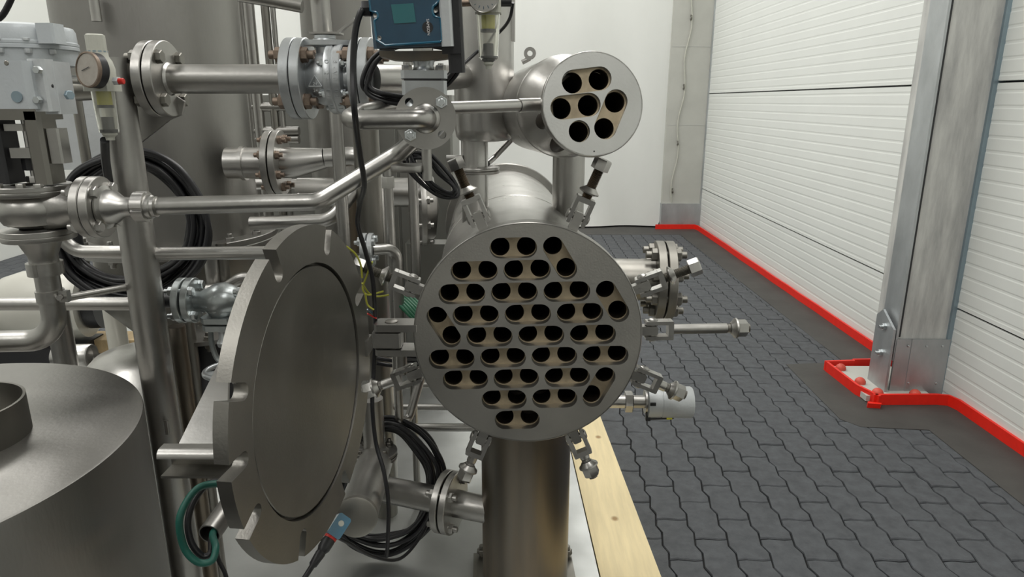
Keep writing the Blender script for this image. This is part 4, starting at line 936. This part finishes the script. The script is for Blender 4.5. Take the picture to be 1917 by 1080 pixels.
for i, p in enumerate(([(648, 461, 1.44), (665, 475, 1.45), (675, 495, 1.46), (678, 520, 1.47)], [(697, 490, 1.46), (685, 520, 1.5), (679, 540, 1.5), (690, 552, 1.5), (718, 545, 1.5)], [(678, 530, 1.47), (690, 548, 1.5), (705, 555, 1.52), (728, 552, 1.52)], [(684, 550, 1.47), (688, 570, 1.48), (700, 580, 1.48)])):
    line('earth_wire', ['yellow earth wire curving over the top right rim of the round lid', 'yellow earth wire making the widest loop left of the exchanger', 'yellow earth wire forming the lower curve under the swing bolt', 'short yellow earth wire end hanging above the coloured wires'][i], p, .0022, cyg, 'wire', group='earth wires beside the lid')
line('signal_wire', 'thin blue wire end between the lid and the hinge', [(688, 579, 1.48), (696, 585, 1.5), (704, 588, 1.5)], .0018, bluel, 'wire'); line('signal_wire', 'thin red wire end between the lid and the hinge', [(688, 587, 1.48), (697, 592, 1.5), (705, 596, 1.5)], .0018, redm, 'wire')
for k in range(7):
    line('green_cable', 'green cable in a bundle just left of the exchanger plate', [(738+k*5, 562-k*1.5, 1.74+k*.012), (762+k*5, 585-k*1.5, 1.72), (795+k*5, 618-k*1.5, 1.70)], .0052, cgnd, group='green cables beside the exchanger')
for k in range(6):
    line('dark_cable', 'black cable in the dark bundle low beside the exchanger plate', [(700+k, 630+k*10, 1.95), (740, 640+k*9, 1.9+k*.01), (785, 652+k*7, 1.85)], .006, cable, group='black cables beside the exchanger')
# ---------------------------------------------------------------- small silver flange with bend, behind lid hinge
c = P(689, 468, 1.72)
o = thing('drain_flange_pipe', 'small silver flange pair with a pipe bend, upper left of the hinge', 'pipe', c-Z*.05)
flange(o, c, (1, .05, 0), .044, .013, .01, silver, 4, .010, .004, zinc, stud=0)
pe = P(752, 470, 1.76)
obj('pipe_bend', MB().pipe([c+V((.013, 0, 0)), V((pe.x-.010, c.y+.02, c.z)), V((pe.x-.010, c.y+.02, c.z-.35))], .0145, .055, 28, 12), steel, o)
# ---------------------------------------------------------------- silver globe valve with handwheel
YG = 1.52
g0 = P(352, 562, YG)
gv = thing('globe_valve', 'silver cast globe valve with handwheel, partly hidden behind the round lid', 'valve', g0-Z*.16)
flange(gv, g0, (1, .03, 0), .053, .016, .01, silverd, 4, .0125, .005, zinc, stud=0)
gb = P(415, 560, YG)
bm2 = MB(); bm2.lathe(g0+V((.018, 0, 0)), (1, .03, 0), [(.022, 0), (.021, .012), (.030, .030), (.040, .050), (.042, .068), (.034, .090), (.024, .108), (.024, .13)], 32); bm2.sphere(gb-Z*.014, .036, 24, (1.05, 1, 1)); obj('body', bm2, silverd, gv)
g1 = V((P(470, 560, YG).x+.01, YG, g0.z)); flange(gv, g1, (1, .03, 0), .053, .016, .01, silverd, 4, .0125, .005, zinc, stud=0)
bz_ = P(415, 597, YG)
obj('bonnet_flange', MB().box(bz_+Z*.004, (.078, 0, 0), (0, .07, 0), (0, 0, .013), ch=.012), silverd, gv); obj('bonnet_flange', MB().box(bz_-Z*.014, (.074, 0, 0), (0, .07, 0), (0, 0, .013), ch=.012), silverd, gv)
zy = bz_.z-.018
for s in (-1, 1): obj('yoke_arm', MB().sweep(spline([V((gb.x+s*.030, YG-.01, zy)), V((gb.x+s*.031, YG-.01, zy-.04)), V((gb.x+s*.022, YG-.01, zy-.078)), V((gb.x, YG-.01, zy-.086))], 5), .0065, 8), silverd, gv)
obj('gland', MB().lathe((gb.x, YG-.01, zy-.045), Z, [(.016, 0), (.018, .01), (.012, .02), (.012, .045)], 20), silver, gv); bar('stem', V((gb.x, YG-.01, zy)), V((gb.x, YG-.01, zy-.115)), .006, steelb, gv)
wc = V((gb.x, YG-.01, zy-.108)); hwm = MB(); hwm.sweep([wc+V((.052*math.cos(2*PI*k/32), .052*math.sin(2*PI*k/32), 0)) for k in range(33)], .0065, 10, cap=False)
for k in range(4): t = 2*PI*k/4+.5; hwm.sweep([wc, wc+V((.052*math.cos(t), .052*math.sin(t), 0))], .0055, 8)
hwm.lathe(wc-Z*.006, Z, [(.011, 0), (.011, .014)], 16); obj('handwheel', hwm, silver, gv)
bar('pipe_stub', P(296, 562, 1.52), g0-V((.015, 0, 0)), .017, dark, gv)
# upright pipes and plates between post and lid
vpipe(352, 610, 930, 1.62, 15, pillm, 'brownish upright tube right of the post, nearest the globe valve flange')
vpipe(372, 600, 940, 1.70, 13, steeld, 'dark upright tube behind the silver globe valve')
single('rear_plate', MB().prism([P(311, 650, 1.8), P(330, 632, 1.8), P(346, 640, 1.8), P(372, 900, 1.8), P(330, 900, 1.8)], (0, .006, 0)), steelb, 'upright bright steel plate edge just right of the post', 'plate')
c = P(385, 625, 1.78); o = thing('pump_flange', 'round steel flange lying flat over a dark pump, behind the globe valve', 'flange', c-Z*.3)
obj('flange_plate', MB().lathe(c-Z*.006, Z, [(.03, 0), (.088, 0), (.09, .002), (.09, .012), (.03, .012)], 48), steel, o); bolts(o, c, Z, .145, 6, .014, .014, steeld)
obj('pump_body', MB().lathe(c-Z*.36, Z, [(.06, 0), (.10, .02), (.105, .12), (.08, .25), (.05, .30), (.05, .355)], 40), dark, o)
for i, (u, v, r) in enumerate(((405, 480, 15), (425, 500, 9))):
    vpipe(u, 455, 640, 1.95, r, steeld if i else steel, ['thick short upright pipe under the flange of the tall tank', 'slim upright pipe under the flange of the tall tank'][i])
o = single('manifold_pipe', MB().pipe([P(330, 545, 1.9), P(420, 540, 1.9), P(450, 520, 1.9), P(520, 520, 1.9)], .016, .05), steel, 'steel pipe kinking upward behind the silver globe valve', 'pipe')
# ---------------------------------------------------------------- bracket on the back of the lid
YB2 = 1.02
def lb(u, v, Y=YB2): return P(u, v, Y)
def lidsub(name, mb, m, label=None):
    o = sub(name, mb, m, lid)
    if label: o['label'] = label
    return o
xb = (LC-ln*.023).x
ga_, gb2, gc_ = lb(428, 640, 1.22), lb(331, 838, .985), lb(425, 838, .985)
lidsub('gusset_plate', MB().prism([ga_, gb2, gc_], (0, .008, 0)), steelb, 'bright triangular gusset plate')
ta, tb_ = lb(322, 852, .97), lb(420, 852, .97); tb_.z = ta.z
tr = MB(); k = []
rr3 = .013
sec = [(-rr3, -.000)]+[(-rr3*math.cos(t), rr3*math.sin(t)) for t in [PI/2*i/8 for i in range(9)]]+[(.014, rr3), (.014, rr3-.004), (0, rr3-.004)]+[(-(rr3-.004)*math.cos(t), (rr3-.004)*math.sin(t)) for t in [PI/2*(8-i)/8 for i in range(9)]]
tr.prism([V((ta.x-.018, ta.y+a, ta.z+b)) for a, b in sec], (tb_.x-ta.x+.018, 0, 0)); lidsub('rounded_shelf', tr, steelb)
lidsub('shelf_web', MB().box(V(((ta.x+tb_.x)/2-.008, ta.y+.03, ta.z-.018)), (tb_.x-ta.x+.02, 0, 0), (0, .005, 0), (0, 0, .030)).box(V(((ta.x+tb_.x)/2-.008, ta.y+.012, ta.z-.034)), (tb_.x-ta.x+.02, 0, 0), (0, .042, 0), (0, 0, .004)), steeld)
# ---------------------------------------------------------------- conduit tube with green hoses (bottom left)
o = thing('cable_conduit', 'short open steel tube with green hoses looping out, under the lid bracket', 'conduit', P(395, 1010, 1.16))
ca, cb_ = P(392, 1000, 1.14), P(470, 890, 1.32); cx_ = (cb_-ca).normalized()
obj('tube', MB().ring(ca, cx_, .0215, .0190, (cb_-ca).length, 40), steel, o)
line('green_hose', 'dark green hose looping down left out of the conduit', [(420, 905, 1.12), (378, 910, 1.10), (352, 935, 1.08), (336, 975, 1.06), (345, 1025, 1.06), (370, 1052, 1.06), (396, 1050, 1.07), (404, 1025, 1.09), (398, 1000, 1.13), (410, 985, 1.17)], .0066, cgreen, 'hose')
line('black_hose', 'black hose beside the green hose, looping out of the conduit', [(432, 896, 1.14), (392, 905, 1.13), (365, 935, 1.11), (352, 975, 1.09), (358, 1015, 1.08), (378, 1040, 1.08), (394, 1035, 1.09), (396, 1008, 1.13), (406, 990, 1.17)], .0060, cable, 'hose')
line('thin_hose', 'thin black cable hanging from the hose loop to the bottom edge', [(404, 1015, 1.12), (408, 1045, 1.12), (422, 1075, 1.12), (428, 1110, 1.12)], .0042, cable, 'hose')
for u, v, Y in ((352, 1018, 1.065), (398, 1030, 1.08), (378, 1051, 1.06)): pass
# ---------------------------------------------------------------- slanting tube with sensor, below right of the lid
o = thing('drain_housing', 'thick slanting steel tube with a blue sensor on its end, below the lid', 'pipe', P(665, 980, 1.50))
ha, hb3 = P(668, 965, 1.38), P(704, 860, 1.72); hx_ = (hb3-ha).normalized()
obj('tube', MB().cyl(ha, hb3, .0475, n=48), steel, o, 'plain steel tube')
obj('end_cap', MB().lathe(ha-hx_*.012, hx_, [(.044, 0), (.0488, .002), (.0488, .014), (.047, .015)], 44), steeld, o)
va, vb3 = P(703, 862, 1.72), P(700, 740, 1.74)
obj('riser', MB().cyl(V((va.x, va.y, va.z)), V((va.x, va.y, vb3.z)), .030, n=36), steel, o)
fz = P(703, 850, 1.72); fo = flange(o, V((va.x, va.y, fz.z)), Z, .062, .010, .02, steel, 4, .012, .003, steeld)
sc2 = P(632, 986, 1.30); sa = (P(655, 960, 1.34)-P(610, 1030, 1.27)).normalized()
so2 = thing('sensor_plug', 'blue proximity sensor with orange ring and black angled connector below the lid', 'sensor', P(600, 1070, 1.27))
sxx = sa.cross(V((0, -1, 0))).normalized(); syy = sa.cross(sxx)
obj('sensor_body', MB().box(sc2, sa*.050, sxx*.032, syy*.032, ch=.004), bluel, so2); obj('indicator', MB().lathe(sc2+syy*.016*(1 if syy.y < 0 else -1)+sa*.006, syy*(1 if syy.y < 0 else -1), [(.0065, 0), (.0055, .001), (0, .001)], 20), ivory, so2)
obj('orange_ring', MB().cyl(sc2-sa*.024, sc2-sa*.030, .014, n=24), redm, so2)
obj('connector', MB().lathe(sc2-sa*.030, -sa, [(.013, 0), (.014, .006), (.014, .022), (.010, .030), (.011, .034), (.009, .060), (.006, .064), (.0055, .10)], 14), dark, so2)
obj('side_lead', MB().cyl(sc2-sa*.032-sxx*.0, P(572, 1005, 1.27), .0045), dark, so2)
line('sensor_cable', 'black cable arcing from below the sensor to the low coil', [(620, 1000, 1.34), (650, 1015, 1.4), (700, 1042, 1.45), (750, 1045, 1.55), (790, 1000, 1.66), (812, 950, 1.74)], .0045, cable)
# ---------------------------------------------------------------- branch pipe with flange pair into the pillar
pz = P(905, 962, 1.64); z_b = pz.z
def PZ(u, v, z): return G(u, v, z)
q0, q1 = V((P(915, 960, 1.64).x, 1.66, z_b)), PZ(700, 912, z_b); 
o = thing('branch_pipe', 'steel pipe with bolted flange pair running from the support column to the left', 'pipe', (q0+q1)/2-Z*.1)
dq = (q1-q0).normalized(); L_ = (q1-q0).length
bar('pipe', q0, q0+dq*L_*1.08, .038, steel, o, n=36)
fcn = q0+dq*L_*.335; flange(o, fcn, -dq, .088, .019, .03, steel, 4, .016, .005, steel)
# ---------------------------------------------------------------- right side: blind flange pair and small pneumatic valve
c = P(1241, 524, 1.84)
o = thing('flanged_nozzle', 'bolted blind flange pair on the right side of the large exchanger', 'flange', c-Z*.11)
nx_ = V((1, -.06, 0)).normalized()
flange(o, c, nx_, .109, .023, .05, steeld, 8, .020, .004, steeld, stud=1)
obj('nozzle', MB().cyl(c-nx_*.02, c-nx_*.20, .058, n=40), steeld, o); 
c = P(1258, 751, 1.62)
o = thing('pneumatic_valve', 'small cylindrical pneumatic valve sticking out at lower right of the exchanger', 'valve', c-Z*.05)
vx = V((1, -.02, .0)).normalized(); q = P(1210, 752, 1.62)
obj('cylinder', MB().lathe(q, vx, [(.034, 0), (.0405, .002), (.0405, .034), (.0395, .035), (.0395, .037), (.0405, .038), (.0405, .112), (.038, .116), (.012, .117)], 48), greyl, o)
obj('indicator_pin', MB().cyl(q+vx*.115, q+vx*.124, .004).lathe(q+vx*.115, vx, [(.011, 0), (.010, .003), (0, .003)], 20), steelb, o)
obj('slot_notch', MB().box(q+V((.009, -.0405, .012)), (.014, 0, 0), (0, .004, 0), (0, 0, .008)), dark, o)
bar('stem_housing', q-vx*.075, q, .0165, steel, o); obj('hex_sleeve', MB().hex(q-vx*.055, vx, .048, .020), steel, o); obj('collar', MB().cyl(q-vx*.005, q+vx*.002, .030, n=36), steel, o)
bar('inlet_pipe', q-vx*.20, q-vx*.055, .017, steelb, o)
sq = P(1215, 783, 1.60); obj('sensor', MB().cyl(sq, sq+V((.062, -.0, .003)), .0045).box(sq+V((-.003, 0, .006)), (.012, 0, 0), (0, .01, 0), (0, 0, .022)), dark, o); obj('sensor_band', MB().cyl(sq+V((.044, 0, .002)), sq+V((.058, 0, .003)), .0056), yel, o)
# ---------------------------------------------------------------- far left background
ca = P(20, 580, 2.7)
o = thing('cream_vessel', 'cream painted vessel lying on timber at far left behind the pipes', 'tank', ca-Z*.2)
rv_ = px(66, 60, 575, 2.7)
obj('body', MB().lathe(P(50, 575, 2.7)-V((.14, 0, 0)), (1, .15, 0), [(0, 0), (rv_*.5, .015), (rv_*.85, .06), (rv_, .13), (rv_, .34), (rv_*.96, .37), (rv_*.7, .37)], 56), cream, o)
obj('end_ring', MB().lathe(P(50, 575, 2.7)+V((.235, .056, 0)), (1, .15, 0), [(rv_*.5, 0), (rv_*.72, .0), (rv_*.72, .05), (rv_*.4, .05)], 48), dark, o)
cz = P(60, 640, 2.7).z
obj('saddle', MB().box(V((ca.x+.10, 2.71, (cz+DZ)/2)), (.4, 0, 0), (0, .20, 0), (0, 0, cz-DZ)), dark, o)
o = thing('pale_post', 'short beige round post with flange standing behind the left frame post', 'post', P(218, 665, 2.5))
a = P(218, 620, 2.5); z0, z1 = P(218, 665, 2.5).z, P(218, 555, 2.5).z
obj('post', MB().cyl((a.x, a.y, z0), (a.x, a.y, z1), .036, n=32), cream, o); obj('flange', MB().lathe((a.x, a.y, z0-.012), Z, [(.07, 0), (.072, .004), (.072, .014), (.05, .02)], 36), steel, o)
for k, (u, v, Y) in enumerate(((95, 628, 3.0), (195, 628, 2.8))):
    b = P(u, v, Y); single('timber_block', MB().box(b-Z*.03, (.5, 0, 0), (0, .12, .0), (0, 0, .06), ch=.004), woodd, ['long weathered timber under the cream vessel at far left', 'weathered timber beam beside the pale post at left'][k], 'timber')
b = P(150, 668, 2.3); single('steel_canister', MB().lathe(b-V((.09, 0, 0)), (1, .05, 0), [(.03, 0), (.043, .004), (.045, .01), (.045, .125), (.043, .13), (.035, .131), (.033, .115), (0, .115)], 44), steelb, 'small bright steel cylinder lying behind the low tank', 'canister')
vpipe(115, 560, 700, 2.0, 20, steel, 'short upright pipe behind the elbow at far left')
b = P(262, 668, 2.05); single('sloping_cover', MB().lathe(P(290, 760, 2.15), Z, [(.34, 0), (.33, .02), (.16, .19), (.10, .205), (0, .21)], 64), steelb, 'domed bright steel cover behind the left post', 'cover')
# second uprights at far left, grey panel
single('panel_box', MB().box(P(150, 235, 1.95), (.20, 0, 0), (0, .05, 0), (0, 0, .24), ch=.004), greyl, 'grey metal box between the far left valve and the post', 'box')
vpipe(153, 180, 310, 1.80, 9, steeld, 'slim dark upright tube right of the far left valve yoke')
vpipe(140, 385, 480, 1.7, 11, dark, 'short dark upright tube below the flange at left')
vpipe(178, -10, 40, 2.0, 9, steel, 'thin upright tube before the tall tank top')
line('air_hose', 'thin dark tube hanging from the left regulator', [(196, 262, 1.3), (198, 300, 1.34), (204, 340, 1.38)], .008, dark, 'hose')
